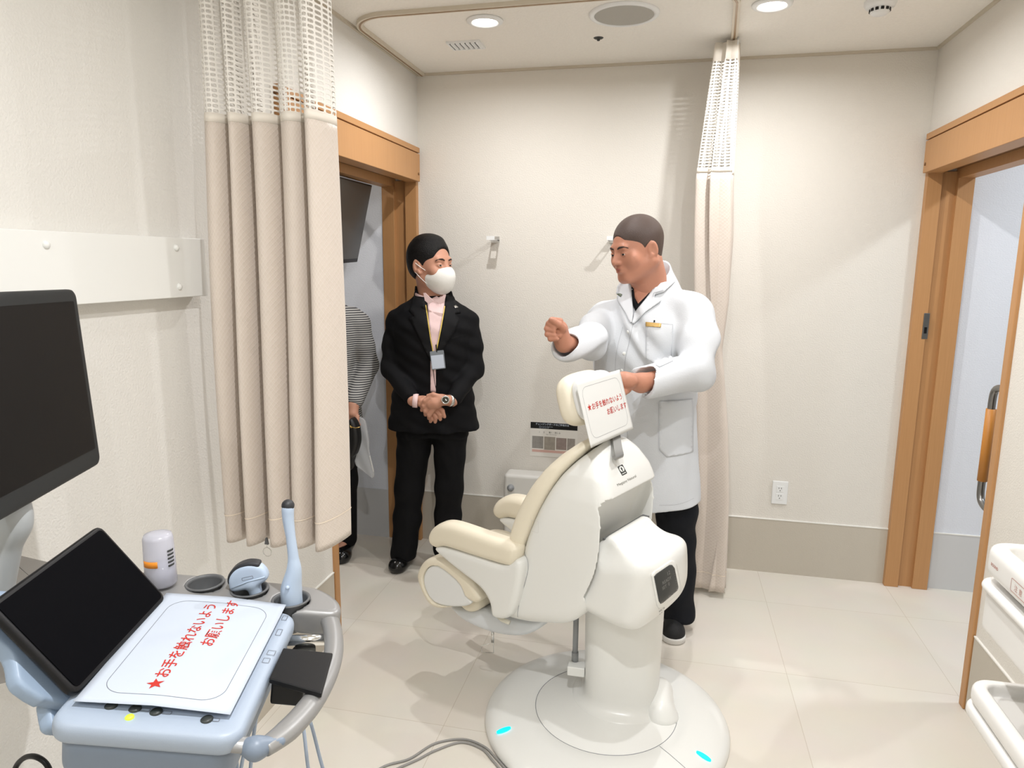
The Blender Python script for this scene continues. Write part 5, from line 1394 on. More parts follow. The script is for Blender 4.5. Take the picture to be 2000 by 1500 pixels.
def build_head(S, H, jaw=1.0, cheek=0.0):
    """adds skull, face, ears to the body volume; x is the head's right-hand side seen from behind"""
    H.ell(S, (0, -0.018, 0.045), (0.076, 0.097, 0.085), 0.02)
    H.ell(S, (0, 0.012, 0.0), (0.069, 0.079, 0.088), 0.02)
    H.ell(S, (0, 0.022, -0.048), (0.055 * jaw, 0.062, 0.062), 0.02)
    for sx in (-1, 1):
        H.cone(S, (sx * 0.056 * jaw, -0.012, -0.045), (sx * 0.020, 0.058, -0.098), 0.016 + cheek, 0.014 + cheek * 0.5, 0.03)
        H.ell(S, (sx * 0.042, 0.058, -0.022), (0.022 + cheek, 0.022, 0.022 + cheek), 0.02)
    H.cone(S, (-0.012, 0.068, -0.098), (0.012, 0.068, -0.098), 0.015, 0.015, 0.02)
    H.cone(S, (-0.034, 0.075, 0.028), (0.034, 0.075, 0.028), 0.012, 0.012, 0.015)
    for sx in (-1, 1):   # sockets
        H.ell(S, (sx * 0.031, 0.094, 0.007), (0.018, 0.014, 0.0105), 0.008, 'sub')
        H.ell(S, (sx * 0.031, 0.0725, 0.006), (0.0165, 0.0145, 0.0125), 0.003)
    # nose
    H.cone(S, (0, 0.082, 0.016), (0, 0.103, -0.024), 0.0075, 0.0115, 0.012)
    for sx in (-1, 1): H.ell(S, (sx * 0.0115, 0.093, -0.028), (0.0085, 0.010, 0.0075), 0.006)
    for sx in (-1, 1): H.ell(S, (sx * 0.006, 0.100, -0.0375), (0.003, 0.004, 0.0035), 0.002, 'sub')
    # mouth
    H.ell(S, (0, 0.078, -0.058), (0.026, 0.016, 0.016), 0.012)
    H.cone(S, (-0.015, 0.0895, -0.0535), (0.015, 0.0895, -0.0535), 0.0045, 0.0045, 0.004)
    H.cone(S, (-0.013, 0.0885, -0.0645), (0.013, 0.0885, -0.0645), 0.0055, 0.0055, 0.004)
    H.cone(S, (-0.021, 0.093, -0.059), (0.021, 0.093, -0.059), 0.0022, 0.0022, 0.002, 'sub')
    # ears
    for sx in (-1, 1):
        R = [unit(H.x * 1.0 + H.f * (-0.35 * -sx)), H.f, H.z]
        S.ell(H.P(sx * 0.080, -0.012, 0.002), np.array((0.008, 0.019, 0.033)) * H.k, 0.004, 'add', R)
        S.ell(H.P(sx * 0.088, -0.009, 0.005), np.array((0.006, 0.010, 0.020)) * H.k, 0.003, 'sub', R)
        H.cone(S, (sx * 0.076, 0.0, -0.026), (sx * 0.078, -0.004, -0.020), 0.008, 0.008, 0.006)

def face_parts(H, parent, mouth=True, lid=M_skinS, look=0.0):
    for sx in (-1, 1):
        bm = nb(); c = H.P(sx * 0.031, 0.0752, 0.0055); ball(bm, (0, 0, 0), 0.0128 * H.k, 12)
        for v in bm.verts: v.co = v.co + Vector(c)
        e = obj('eye', bm, M_eyew, parent, smooth=True)
        d = unit(H.f + H.x * look * 1.0 - H.z * 0.08); bm = nb(); ball(bm, (0, 0, 0), 0.0066 * H.k, 10)
        for v in bm.verts: v.co = v.co + Vector(c + d * 0.0078 * H.k)
        obj('iris', bm, M_iris, e, smooth=True)
        # lids
        S = SDF(c - 0.026 * H.k, c + 0.026 * H.k, 0.0011)
        S.ell(c - H.f * 0.0004, np.array((0.0148, 0.0142, 0.0142)) * H.k, 0, 'add', H.R)
        S.ell(c + H.f * 0.012 * H.k - H.z * 0.0008, np.array((0.0125, 0.02, 0.0029)) * H.k, 0.001, 'sub', H.R)
        S.ell(c, np.array((0.0126, 0.0126, 0.0126)) * H.k, 0, 'sub', H.R)
        S.plane(c - H.f * 0.001, -H.f)
        obj('eyelid', S.mesh(1), lid, parent, smooth=True)
        bm = nb(); tube(bm, catmull([H.P(sx * 0.013, 0.0915, 0.026), H.P(sx * 0.026, 0.0915, 0.031), H.P(sx * 0.040, 0.0825, 0.030), H.P(sx * 0.050, 0.071, 0.024)], 5), [0.0028, 0.0042, 0.0036, 0.0015], 8, flat=(H.f, 0.7))
        obj('eyebrow', bm, M_brow, parent, smooth=True)
    if mouth:
        bm = nb(); tube(bm, catmull([H.P(-0.019, 0.0875, -0.0565), H.P(-0.007, 0.0930, -0.0535), H.P(0, 0.0925, -0.0545), H.P(0.007, 0.0930, -0.0535), H.P(0.019, 0.0875, -0.0565)], 4), [0.001, 0.0034, 0.0034, 0.0034, 0.001], 8)
        tube(bm, catmull([H.P(-0.018, 0.0870, -0.0600), H.P(0, 0.0915, -0.0645), H.P(0.018, 0.0870, -0.0600)], 5), [0.001, 0.0045, 0.001], 8)
        obj('lips', bm, M_lip, parent, smooth=True)

def shoe(S, heel, toe, w=0.045, h=0.06):
    heel, toe = np.array(heel, float), np.array(toe, float); d = unit(toe - heel)
    S.cone(heel + d * 0.035 + V(0, 0, 0.045), toe - d * 0.05 + V(0, 0, 0.035), 0.036, 0.042, k=0.02)
    S.ell(toe - d * 0.065 + V(0, 0, 0.030), (0.065, w + 0.003, 0.034), 0.02, 'add', [d, np.cross(V(0, 0, 1), d), V(0, 0, 1)])
    S.cone(heel + d * 0.045 + V(0, 0, 0.055), heel + d * 0.05 + V(0, 0, 0.10), 0.038, 0.045, k=0.02)

# ---------------------------------------------------------------- man in the black suit
oS = V(-1.16, 3.36, 0); nS = unit(V(0.22, -0.975, 0)); aS = V(-nS[1], nS[0], 0)
if aS[0] < 0: aS = -aS
def LS(u, v, z): return oS + aS * u + nS * v + V(0, 0, z)
man = thing('person', 'person in black suit and white face mask standing with clasped hands by the left doorway', 'person', oS)
HS = Head(onY(843, 521, 3.36), V(0.90, -0.42, 0.02), 1.12)
bodyS = SDF((-1.50, 3.00, 0.03), (-0.82, 3.62, 1.78), 0.003)
B_ = bodyS
build_head(B_, HS)
B_.cone(HS.P(0, -0.025, -0.05), LS(0.0, -0.01, 1.40), 0.060, 0.064, k=0.03)
B_.loft([(0.80, 0, 0, 0.15, 0.095), (1.0, 0, 0, 0.15, 0.095), (1.2, 0, 0, 0.15, 0.095), (1.32, 0, 0, 0.13, 0.08), (1.41, 0, 0, 0.07, 0.06)], oS, aS, nS, k=0.03)
WL_, WR_ = LS(-0.075, 0.205, 0.955), LS(0.115, 0.205, 0.955)
B_.chain([LS(-0.14, 0, 1.32), LS(-0.20, 0.01, 1.08), WL_], [0.03, 0.032, 0.026], k=0.02)
B_.chain([LS(0.14, 0, 1.32), LS(0.20, 0.01, 1.08), WR_], [0.03, 0.032, 0.026], k=0.02)
kL, aL = onY(800, 950, 3.34), onY(792, 1075, 3.36); kR, aR = onY(877, 950, 3.37), onY(872, 1065, 3.42)
B_.chain([LS(-0.085, 0, 0.86), kL, aL], [0.07, 0.05, 0.038], k=0.02); B_.chain([LS(0.085, 0, 0.86), kR, aR], [0.07, 0.05, 0.038], k=0.02)
B_.cone(aL, aL + V(-0.015, -0.07, -0.055), 0.028, 0.018); B_.cone(aR, aR + V(0.015, -0.07, -0.05), 0.028, 0.018)
# clasped hands: the upper (left) hand folds over the lower one
def hq(px, py, d=0.0): return onY(px, py, 3.125 + d)
k_ = 0.005
B_.chain([WL_, hq(826, 784, 0.03), hq(842, 797, 0.032)], [0.025, 0.026, 0.028], k=0.012)          # lower hand
for a, b, c in (((852, 792), (864, 802), (868, 814)), ((848, 798), (859, 810), (860, 819)), ((843, 803), (851, 815), (850, 824)), ((838, 806), (842, 818), (841, 823))):
    B_.chain([hq(*a, 0.03), hq(*b, 0.028), hq(*c, 0.036)], [0.0125, 0.0105, 0.009], k=k_)
B_.chain([hq(830, 778, 0.02), hq(822, 783, 0.004), hq(819, 789, 0.0)], [0.013, 0.011, 0.009], k=k_)                                                          # its thumb tip
B_.chain([WR_, hq(862, 781, 0.012), hq(850, 787, 0.0), hq(843, 790, 0.0)], [0.026, 0.026, 0.027, 0.026], k=0.012)                       # upper hand back
for a, b, c in (((842, 777), (830, 783), (823, 793)), ((840, 784), (828, 793), (824, 801)), ((841, 792), (831, 803), (831, 810)), ((846, 799), (838, 811), (838, 817))):
    B_.chain([hq(*a, -0.002), hq(*b, -0.006), hq(*c, 0.012)], [0.0125, 0.011, 0.0095], k=k_)
B_.chain([hq(857, 775, 0.005), hq(846, 771, 0.0), hq(836, 773, 0.002)], [0.014, 0.012, 0.0095], k=k_)
obj('body', B_.mesh(2), M_skinS, man, smooth=True)
face_parts(HS, man, mouth=False, lid=M_skinS, look=0.25)
# hair
s = SDF(HS.c - 0.17, HS.c + 0.19, 0.003)
HS.ell(s, (0, -0.022, 0.052), (0.084, 0.106, 0.092), 0.01)
HS.ell(s, (0, -0.035, 0.010), (0.082, 0.085, 0.080), 0.02)
HS.ell(s, (0, -0.01, 0.112), (0.050, 0.06, 0.022), 0.03)
s.f = np.maximum(s.f, -0.25)
def hcut(P0, n): s.plane(HS.P(*P0), HS.x * n[0] + HS.f * n[1] + HS.z * n[2], 0.01)
HS.ell(s, (0, 0.110, 0.018), (0.066, 0.068, 0.070), 0.012, 'sub')
HS.ell(s, (0, 0.075, -0.040), (0.11, 0.075, 0.075), 0.012, 'sub')
hcut((0, -0.05, -0.050), (0, 0.45, -1))
for sx in (-1, 1): HS.ell(s, (sx * 0.082, -0.008, -0.012), (0.02, 0.026, 0.034), 0.006, 'sub')
obj('hair', s.mesh(1), M_hair, man, smooth=True)
# mask: upper panel, lower panel, ear loops
M_mask = mat('mask_white', srgb(240, 238, 232), 0.8, bump=(200, 0.08))
s = SDF(HS.c - 0.16, HS.c + 0.2, 0.003)
HS.ell(s, (0, 0.034, -0.052), (0.066, 0.080, 0.062), 0.01); HS.ell(s, (0, 0.080, -0.036), (0.030, 0.036, 0.036), 0.05); HS.ell(s, (0, 0.066, -0.085), (0.034, 0.034, 0.032), 0.04)
s.plane(HS.P(0, 0.10, -0.004), HS.z * 1 + HS.f * -0.35); s.plane(HS.P(0, 0.016, -0.05), -HS.f + HS.z * 0.15)
maskm = s.mesh(2); mask = obj('face_mask', maskm, M_mask, man, smooth=True)
for sx in (-1, 1):
    for za, zb in ((-0.020, 0.018), (-0.075, -0.022)):
        bm = nb(); tube(bm, catmull([HS.P(sx * 0.062, 0.03, za), HS.P(sx * 0.079, 0.008, (za + zb) / 2), HS.P(sx * 0.086, -0.018, zb)], 5), 0.0016, 8); obj('ear_loop', bm, M_mask, mask, smooth=True)
bm = nb(); tube(bm, catmull([HS.P(-0.056, 0.078, -0.040), HS.P(-0.03, 0.106, -0.040), HS.P(0, 0.1165, -0.040), HS.P(0.03, 0.106, -0.040), HS.P(0.056, 0.078, -0.040)], 6), 0.0016, 8); obj('mask_fold', bm, M_mask, mask, smooth=True)

# trousers
M_suit = mat('black_suiting', (0.004, 0.004, 0.005), 0.8, bump=(500, 0.1), spec=0.2)
s = SDF((-1.47, 3.14, 0.03), (-0.86, 3.62, 1.0), 0.005)
s.loft([(0.74, 0, 0, 0.175, 0.12), (0.98, 0, 0, 0.165, 0.11)], oS, aS, nS, k=0.03)
s.chain([LS(-0.088, 0, 0.82), kL, (aL + kL) / 2, aL + V(-0.004, -0.015, -0.01)], [0.098, 0.074, 0.070, 0.070], k=0.03)
s.chain([LS(0.088, 0, 0.82), kR, (aR + kR) / 2, aR + V(0.004, -0.015, -0.01)], [0.095, 0.072, 0.068, 0.070], k=0.03)
s.plane((0, 0, 0.045), (0, 0, -1), 0.004)
s.wob(lambda X, Y, Z: 0.003 * np.sin(X * 55 + 4 * np.sin(Z * 9)) * np.sin(Z * 24 + X * 20))
obj('trousers', s.mesh(1), M_suit, man, smooth=True)
M_shoe = mat('black_leather', (0.006, 0.006, 0.006), 0.18)
tS = onZ(763, 1125)
s = SDF((-1.50, 3.12, 0.0), (-0.95, 3.62, 0.16), 0.004)
shoe(s, (aL[0] + 0.005, aL[1] + 0.09, 0), (tS[0] + 0.01, tS[1] + 0.01, 0)); s.plane((0, 0, 0.006), (0, 0, -1), 0.003)
obj('shoe', s.mesh(1), M_shoe, man, smooth=True)
s = SDF((-1.50, 3.05, 0.0), (-0.90, 3.68, 0.16), 0.004)
shoe(s, (aR[0] - 0.005, aR[1] + 0.07, 0), (aR[0] + 0.05, aR[1] - 0.20, 0)); s.plane((0, 0, 0.006), (0, 0, -1), 0.003)
obj('shoe', s.mesh(1), M_shoe, man, smooth=True)

# jacket
s = SDF((-1.50, 3.02, 0.74), (-0.82, 3.64, 1.50), 0.004)
s.loft([(0.775, 0.0, 0, 0.232, 0.155), (0.86, 0, 0, 0.222, 0.148), (1.0, 0, 0, 0.198, 0.136), (1.08, 0, 0, 0.188, 0.132), (1.20, 0, 0, 0.198, 0.135), (1.30, 0, 0, 0.208, 0.132), (1.365, 0, -0.005, 0.195, 0.112), (1.41, 0, -0.012, 0.145, 0.088), (1.45, 0.0, -0.02, 0.085, 0.075)], oS, aS, nS, k=0.02)
for sg in (-1, 1):
    wr = WL_ if sg < 0 else WR_
    s.chain([LS(sg * 0.150, -0.01, 1.352), LS(sg * 0.182, -0.01, 1.322), LS(sg * 0.202, 0.0, 1.20), LS(sg * 0.208, 0.015, 1.08), wr + (LS(sg * 0.208, 0.015, 1.08) - wr) * 0.10], [0.045, 0.050, 0.052, 0.052, 0.038], k=0.02)
s.ell(HS.P(0, -0.02, -0.09), (0.072, 0.072, 0.06), 0.01, 'sub')
s.wob(lambda X, Y, Z: 0.0035 * np.sin(Z * 42 + 3.5 * np.sin(X * 13 + 1) + 14 * X) * np.clip(1.5 - Z, 0, 1) + 0.0015 * np.sin(Z * 90 + X * 50))
jm = s.mesh(1); jacket = obj('jacket', jm, M_suit, man, smooth=True); jb = bvh_of(jm)
M_lapel = mat('lapel_black', (0.006, 0.006, 0.007), 0.7, spec=0.2)
M_shirt = mat('pink_shirt', srgb(238, 208, 206), 0.8, bump=(300, 0.1))
oT = LS(0, 0.0, 1.2)
on_cloth(jb, [(829, 560), (835, 590), (838, 640), (841, 700), (841, 762), (851, 763), (851, 700), (858, 650), (866, 610), (870, 572), (868, 562)], oT, 'shirt_front', M_shirt, man, 0.0015, 0.002)
on_cloth(jb, [(812, 560), (824, 557), (829, 585), (839, 640), (845, 690), (843, 705), (838, 700), (823, 668), (806, 632), (800, 622), (812, 620), (800, 608), (808, 585)], oT, 'lapel', M_lapel, jacket, 0.004, 0.005)
on_cloth(jb, [(873, 560), (880, 566), (893, 600), (898, 613), (886, 614), (896, 626), (885, 650), (864, 682), (850, 712), (847, 706), (851, 690), (859, 650), (868, 600)], oT, 'lapel', M_lapel, jacket, 0.004, 0.005)
line_on(jb, [(846, 720), (849, 745), (853, 762)], oT, 'jacket_edge', M_lapel, jacket, 0.003, 0.003)
line_on(jb, [(880, 662), (898, 656), (908, 654)], oT, 'breast_pocket', M_lapel, jacket, 0.006, 0.002)
on_cloth(jb, [(885, 600), (889, 598), (894, 602), (888, 604)], oT, 'lapel_pin', M_chrome, jacket, 0.010, 0.002, 0.01, label='small silver lapel pin')
# shirt collar
s = SDF(HS.c - V(0.14, 0.14, 0.32), HS.c + V(0.14, 0.14, -0.03), 0.003)
cA = onY(846, 583, 3.35)
s.cone(HS.P(0, -0.028, -0.125) , LS(0.0, -0.008, 1.39), 0.069, 0.076, k=0.01)
s.cone(HS.P(0, -0.028, -0.09), LS(0.0, -0.008, 1.36), 0.061, 0.066, k=0.004, mode='sub')
s.plane(HS.P(0, -0.01, -0.112), V(0.12, -0.30, 1)); s.plane((0, 0, 1.375), (0, 0, -1))
q0_, q1_ = onY(851, 575, 3.27), onY(851, 600, 3.25)
s.rbox(LS(0.015, 0.09, 1.42), (0.010, 0.05, 0.06), 0.004, 0.006, 'sub', [aS, nS, V(0, 0, 1)])
obj('shirt_collar', s.mesh(1), M_shirt, man, smooth=True)
for pl_, y_ in (([(827, 572), (831, 572), (839, 580), (847, 587), (838, 594), (830, 587)], 3.25), ([(871, 576), (867, 576), (860, 582), (850, 588), (860, 594), (868, 588)], 3.25)):
    pts = [onY(*q, y_) for q in pl_]; bm = nb(); prism(bm, [(p[0], p[2]) for p in pts], V(0, y_, 0), V(1, 0, 0), V(0, 0, 1), V(0, 1, 0), -0.002, 0.002); obj('collar_wing', bm, M_shirt, man)
# cuff of the lower hand, watch on the upper one
d = unit(hq(826, 784, 0.03) - WL_); bm = nb(); lathe(bm, [(0.030, -0.012), (0.034, -0.012), (0.034, 0.012), (0.030, 0.012)], WL_ + d * 0.012, d, 28); obj('shirt_cuff', bm, M_shirt, man, smooth=True)
d = unit(hq(862, 781, 0.012) - WR_); wc = onY(870, 781, 3.115); bm = nb(); lathe(bm, [(0.0275, -0.008), (0.0305, -0.007), (0.0305, 0.007), (0.0275, 0.008)], WR_ + d * 0.012, d, 28); wt = obj('wristwatch', bm, M_chrome, man, smooth=True)
wn = unit(CP - wc); bm = nb(); lathe(bm, [(0, 0.0), (0.019, 0.0), (0.0205, 0.003), (0.0195, 0.008), (0.0155, 0.0085), (0.015, 0.007), (0, 0.007)], wc - wn * 0.003, wn, 32); obj('watch_case', bm, M_chrome, wt, smooth=True)
bm = nb(); lathe(bm, [(0, 0.0), (0.0145, 0.0), (0.0145, 0.0007), (0, 0.0007)], wc + wn * 0.0044, wn, 28); obj('watch_dial', bm, mat('dial_dark', srgb(48, 48, 36), 0.3), wt)
wa, wb = unit(np.cross(V(0, 0, 1), wn)), V(0, 0, 1); bm = nb()
tube(bm, [wc + wn * 0.0056, wc + wn * 0.0056 + wb * 0.011], 0.0008, 6); tube(bm, [wc + wn * 0.0056, wc + wn * 0.0056 + wa * 0.007 - wb * 0.003], 0.0008, 6); obj('watch_hands', bm, M_chrome, wt)
# lanyard and badge
M_lan = mat('lanyard_yellow', srgb(226, 196, 96), 0.6)
lan = line_on(jb, [(832, 598), (836, 625), (841, 660), (846, 686), (849, 693)], oT, 'lanyard', M_lan, man, 0.0045, 0.008)
line_on(jb, [(868, 600), (861, 640), (855, 670), (850, 693)], oT, 'lanyard_strap', M_lan, lan, 0.0045, 0.008)
cB = unit(CP - oT); aB = unit(np.cross(V(0, 0, 1), cB)); bB = np.cross(cB, aB); pB = onP(855, 703, LS(0, 0.155, 1.13), cB)
h = jb.ray_cast(Vector(pB + cB * 0.4), Vector(-cB), 0.8)
pB = np.array(h[0]) + cB * 0.012 if h[0] is not None else pB
th_ = math.radians(-6); a2, b2 = aB * math.cos(th_) - bB * math.sin(th_), aB * math.sin(th_) + bB * math.cos(th_)
bm = nb(); prism(bm, rrect(-0.034, -0.045, 0.034, 0.045, 0.004), pB, a2, b2, cB, -0.0012, 0.0012); bd = obj('badge_holder', bm, mat('clear_vinyl_grey', srgb(120, 126, 132), 0.25), lan)
bm = nb(); prism(bm, [(-0.031, -0.041), (0.029, -0.041), (0.029, 0.024), (-0.031, 0.024)], pB, a2, b2, cB, 0.0012, 0.0018); obj('badge_card', bm, M_paper, lan)
bm = nb(); tube(bm, [pB + b2 * 0.038, pB + b2 * 0.075 + cB * 0.004], 0.003, 8); obj('badge_clip', bm, M_black, lan)

# ---------------------------------------------------------------- person in the white coat
oD = V(-0.085, 3.08, 0); nD = unit(V(-0.45, -0.89, 0)); aD = V(-nD[1], nD[0], 0)
if aD[0] < 0: aD = -aD
def LD(u, v, z): return oD + aD * u + nD * v + V(0, 0, z)
doc = thing('person', 'tall person with cropped dark hair in a white coat gesturing behind the exam chair', 'person', oD)
HD = Head(onY(1243, 492, 3.0), V(-0.745, -0.65, -0.20), 1.13, 0.05, 0.86)
DL = LD
shR, shL = onY(1182, 618, 3.17), onY(1352, 608, 3.00)
elR, wrR, fiR = onY(1152, 668, 2.86), onY(1101, 672, 2.64), onY(1087, 645, 2.60)
elL, wrL, haL = onY(1362, 728, 2.84), onY(1252, 748, 2.62), onY(1218, 742, 2.54)
bodyD = SDF((-0.52, 2.42, 0.03), (0.30, 3.38, 1.86), 0.0033)
B_ = bodyD
build_head(B_, HD, 1.16, 0.007)
B_.cone(HD.P(0, -0.03, -0.05), LD(0, -0.03, 1.46), 0.074, 0.086, k=0.03)
B_.loft([(0.85, 0, 0, 0.18, 0.12), (1.1, 0, 0, 0.18, 0.12), (1.3, 0, 0, 0.20, 0.12), (1.42, 0, -0.01, 0.18, 0.10), (1.48, 0, -0.02, 0.10, 0.07)], oD, aD, nD, k=0.04)
B_.chain([shR, elR, wrR], [0.055, 0.045, 0.032], k=0.02)
B_.chain([shL, elL, wrL, haL], [0.055, 0.045, 0.034, 0.030], k=0.02)
aDl, aDr = onY(1322, 1190, 3.03), V(-0.20, 3.16, 0.09)
B_.chain([LD(0.10, 0, 0.86), onY(1322, 1050, 3.03), aDl], [0.085, 0.055, 0.042], k=0.02); B_.chain([LD(-0.10, 0, 0.86), V(-0.20, 3.12, 0.48), aDr], [0.085, 0.055, 0.042], k=0.02)
B_.cone(aDl, aDl + V(0.0, -0.06, -0.06), 0.030, 0.018); B_.cone(aDr, aDr + V(-0.02, -0.06, -0.04), 0.030, 0.018)
# raised fist
def fq(px, py, d=0.0): return onY(px, py, 2.60 + d)
B_.chain([wrR, fq(1096, 658, 0.03), fq(1092, 645, 0.02)], [0.029, 0.030, 0.034], k=0.015)
B_.ell(fq(1090, 643, 0.02), (0.034, 0.036, 0.036), 0.01)
for a, b, c, d_ in (((1094, 627), (1078, 625), (1072, 632), (1083, 640)), ((1092, 634), (1072, 632), (1068, 642), (1082, 646)), ((1092, 645), (1072, 645), (1069, 653), (1084, 655)), ((1092, 655), (1077, 657), (1075, 662), (1088, 662))):
    B_.chain([fq(*a, -0.005), fq(*b, -0.012), fq(*c, -0.026), fq(*d_, -0.030)], [0.0125, 0.0115, 0.0105, 0.009], k=0.004)
B_.chain([fq(1100, 642, -0.005), fq(1092, 634, -0.028), fq(1082, 627, -0.036), fq(1076, 625, -0.034)], [0.015, 0.0125, 0.011, 0.009], k=0.005)
# hand resting on the headrest behind the notice
B_.ell(onY(1222, 744, 2.54), (0.045, 0.03, 0.028), 0.015)
for k in range(4):
    a = onY(1212, 733 + k * 8, 2.53); B_.chain([a, a + V(-0.035, -0.035, 0.004), a + V(-0.05, -0.062, -0.016)], [0.0125, 0.011, 0.009], k=0.004)
B_.chain([onY(1226, 760, 2.55), onY(1214, 770, 2.50), onY(1205, 772, 2.47)], [0.015, 0.012, 0.010], k=0.005)
obj('body', B_.mesh(2), M_skinD, doc, smooth=True)
face_parts(HD, doc, True, M_skinD, -0.2)
# cropped hair
def buzz():
    m = mat('cropped_hair', srgb(74, 57, 49), 0.5, noise=(500, 0.35), bump=(700, 0.4)); return m
s = SDF(HD.c - 0.18, HD.c + 0.20, 0.003)
HD.ell(s, (0, -0.0185, 0.0455), (0.0790, 0.1000, 0.0885), 0.012); HD.ell(s, (0, -0.020, 0.0), (0.0735, 0.080, 0.088), 0.02)
HD.ell(s, (0, 0.122, 0.016), (0.060, 0.070, 0.070), 0.006, 'sub')
HD.ell(s, (0, 0.076, -0.060), (0.11, 0.058, 0.078), 0.008, 'sub')
for sx in (-1, 1): HD.ell(s, (sx * 0.082, -0.006, -0.010), (0.02, 0.026, 0.036), 0.006, 'sub')
s.plane(HD.P(0, -0.06, -0.052), HD.f * 0.5 - HD.z, 0.01)
obj('hair', s.mesh(1), buzz(), doc, smooth=True)

# dark scrub trousers and shoes
M_scrub = mat('black_scrubs', (0.008, 0.009, 0.012), 0.8, bump=(300, 0.15), spec=0.2)
s = SDF((-0.38, 2.82, 0.03), (0.24, 3.34, 0.95), 0.005)
s.loft([(0.70, 0, 0, 0.19, 0.13), (0.95, 0, 0, 0.18, 0.12)], oD, aD, nD, k=0.03)
s.chain([LD(0.10, 0, 0.80), onY(1322, 1000, 3.04), onY(1323, 1100, 3.03), onY(1326, 1200, 3.00)], [0.11, 0.085, 0.076, 0.068], k=0.03)
s.chain([LD(-0.10, 0, 0.80), V(-0.20, 3.12, 0.48), V(-0.20, 3.16, 0.07)], [0.11, 0.082, 0.066], k=0.03)
s.plane((0, 0, 0.06), (0, 0, -1), 0.004)
s.wob(lambda X, Y, Z: 0.004 * np.sin(Z * 38 + 3 * np.sin(X * 22) + 20 * X))
obj('trousers', s.mesh(1), M_scrub, doc, smooth=True)
M_shoeb = mat('shoe_black_knit', (0.006, 0.006, 0.007), 0.7, bump=(400, 0.2)); M_sole = mat('white_sole', srgb(226, 224, 220), 0.5)
for hl, to in (((0.078, 3.10, 0), tuple(onZ(1316, 1262))), ((-0.20, 3.24, 0), (-0.25, 2.98, 0))):
    hl, to = V(*hl), V(*to); dd = unit(to - hl)
    s = SDF(np.minimum(hl, to) - V(.1, .1, 0.0), np.maximum(hl, to) + V(.1, .1, 0.18), 0.004)
    shoe(s, hl, to - dd * 0.008, 0.046); s.plane((0, 0, 0.022), (0, 0, -1), 0.002)
    sh = obj('shoe', s.mesh(1), M_shoeb, doc, smooth=True)
    s = SDF(np.minimum(hl, to) - V(.1, .1, 0.02), np.maximum(hl, to) + V(.1, .1, 0.08), 0.004)
    s.cone(hl + dd * 0.04 + V(0, 0, 0.02), to - dd * 0.055 + V(0, 0, 0.02), 0.045, 0.053, k=0.01); s.plane((0, 0, 0.028), (0, 0, 1), 0.003); s.plane((0, 0, 0.0), (0, 0, -1), 0.0)
    obj('sole', s.mesh(1), M_sole, sh, smooth=True)

# white coat
M_coat = mat('white_coat', srgb(212, 215, 219), 0.75, bump=(260, 0.12))
s = SDF((-0.50, 2.52, 0.56), (0.34, 3.42, 1.60), 0.0045)
s.loft([(0.592, 0.01, 0, 0.262, 0.20), (0.75, 0.0, 0, 0.245, 0.185), (0.95, 0, 0, 0.228, 0.172), (1.10, 0, 0, 0.226, 0.170), (1.25, 0, 0, 0.238, 0.170), (1.36, 0, 0, 0.235, 0.150), (1.43, 0, -0.01, 0.195, 0.125), (1.49, 0, -0.02, 0.140, 0.10), (1.55, 0, -0.03, 0.100, 0.095)], oD, aD, nD, k=0.03)
wcR = wrR + (elR - wrR) * 0.02
s.chain([onY(1198, 618, 3.15), shR, onY(1162, 642, 3.00), elR, wcR + V(0.012, 0.015, -0.012)], [0.075, 0.070, 0.071, 0.072, 0.058], k=0.025)
wcL = wrL + (elL - wrL) * 0.06
s.chain([onY(1328, 600, 3.02), shL, onY(1364, 665, 2.92), elL, wcL], [0.075, 0.076, 0.076, 0.072, 0.062], k=0.025)
# open cuffs
dR = unit(wcR - elR); s.cone(wcR + dR * 0.10, wcR - dR * 0.035 + V(0.008, 0.01, -0.012), 0.052, 0.046, 0.006, 'sub')
dL = unit(wcL - elL); s.cone(wcL + dL * 0.12, wcL - dL * 0.035, 0.056, 0.052, 0.006, 'sub')
s.plane(wcR + dR * 0.05, dR + V(0, 0, 0.0), 0.0) if False else None
def cut_end(c, d, r=0.13):
    def fn(X, Y, Z):
        x, y, z = X - c[0], Y - c[1], Z - c[2]; ax = x * d[0] + y * d[1] + z * d[2]
        rad = np.sqrt(np.maximum(x * x + y * y + z * z - ax * ax, 0)); return np.maximum(np.maximum(-ax, ax - 0.14), rad - r)
    s.op(fn, c - 0.2, c + 0.2, 0.0, 'sub')
cut_end(wcR + dR * 0.010, dR, 0.10); cut_end(wcL + dL * 0.008, dL, 0.10)
s.ell(HD.P(0, -0.02, -0.09), (0.085, 0.085, 0.07), 0.01, 'sub')
def folds(X, Y, Z):
    U = (X - oD[0]) * aD[0] + (Y - oD[1]) * aD[1]; Vv = (X - oD[0]) * nD[0] + (Y - oD[1]) * nD[1]
    body = 0.0058 * np.sin(U * 34 + 2.2 * np.sin(Z * 6) + Vv * 8) * np.clip((1.15 - Z) / 0.5, 0.15, 1)
    diag = 0.0078 * np.sin(44 * (Z * 0.9 + U * 0.7 + Vv * 0.35) + 2.5 * np.sin(U * 17 + Z * 9)) * np.clip((Z - 0.95) / 0.3, 0, 1)
    return body + diag
s.wob(folds)
cm = s.mesh(1); coat = obj('coat', cm, M_coat, doc, smooth=True); cb = bvh_of(cm)
oC = LD(0, 0, 1.25)
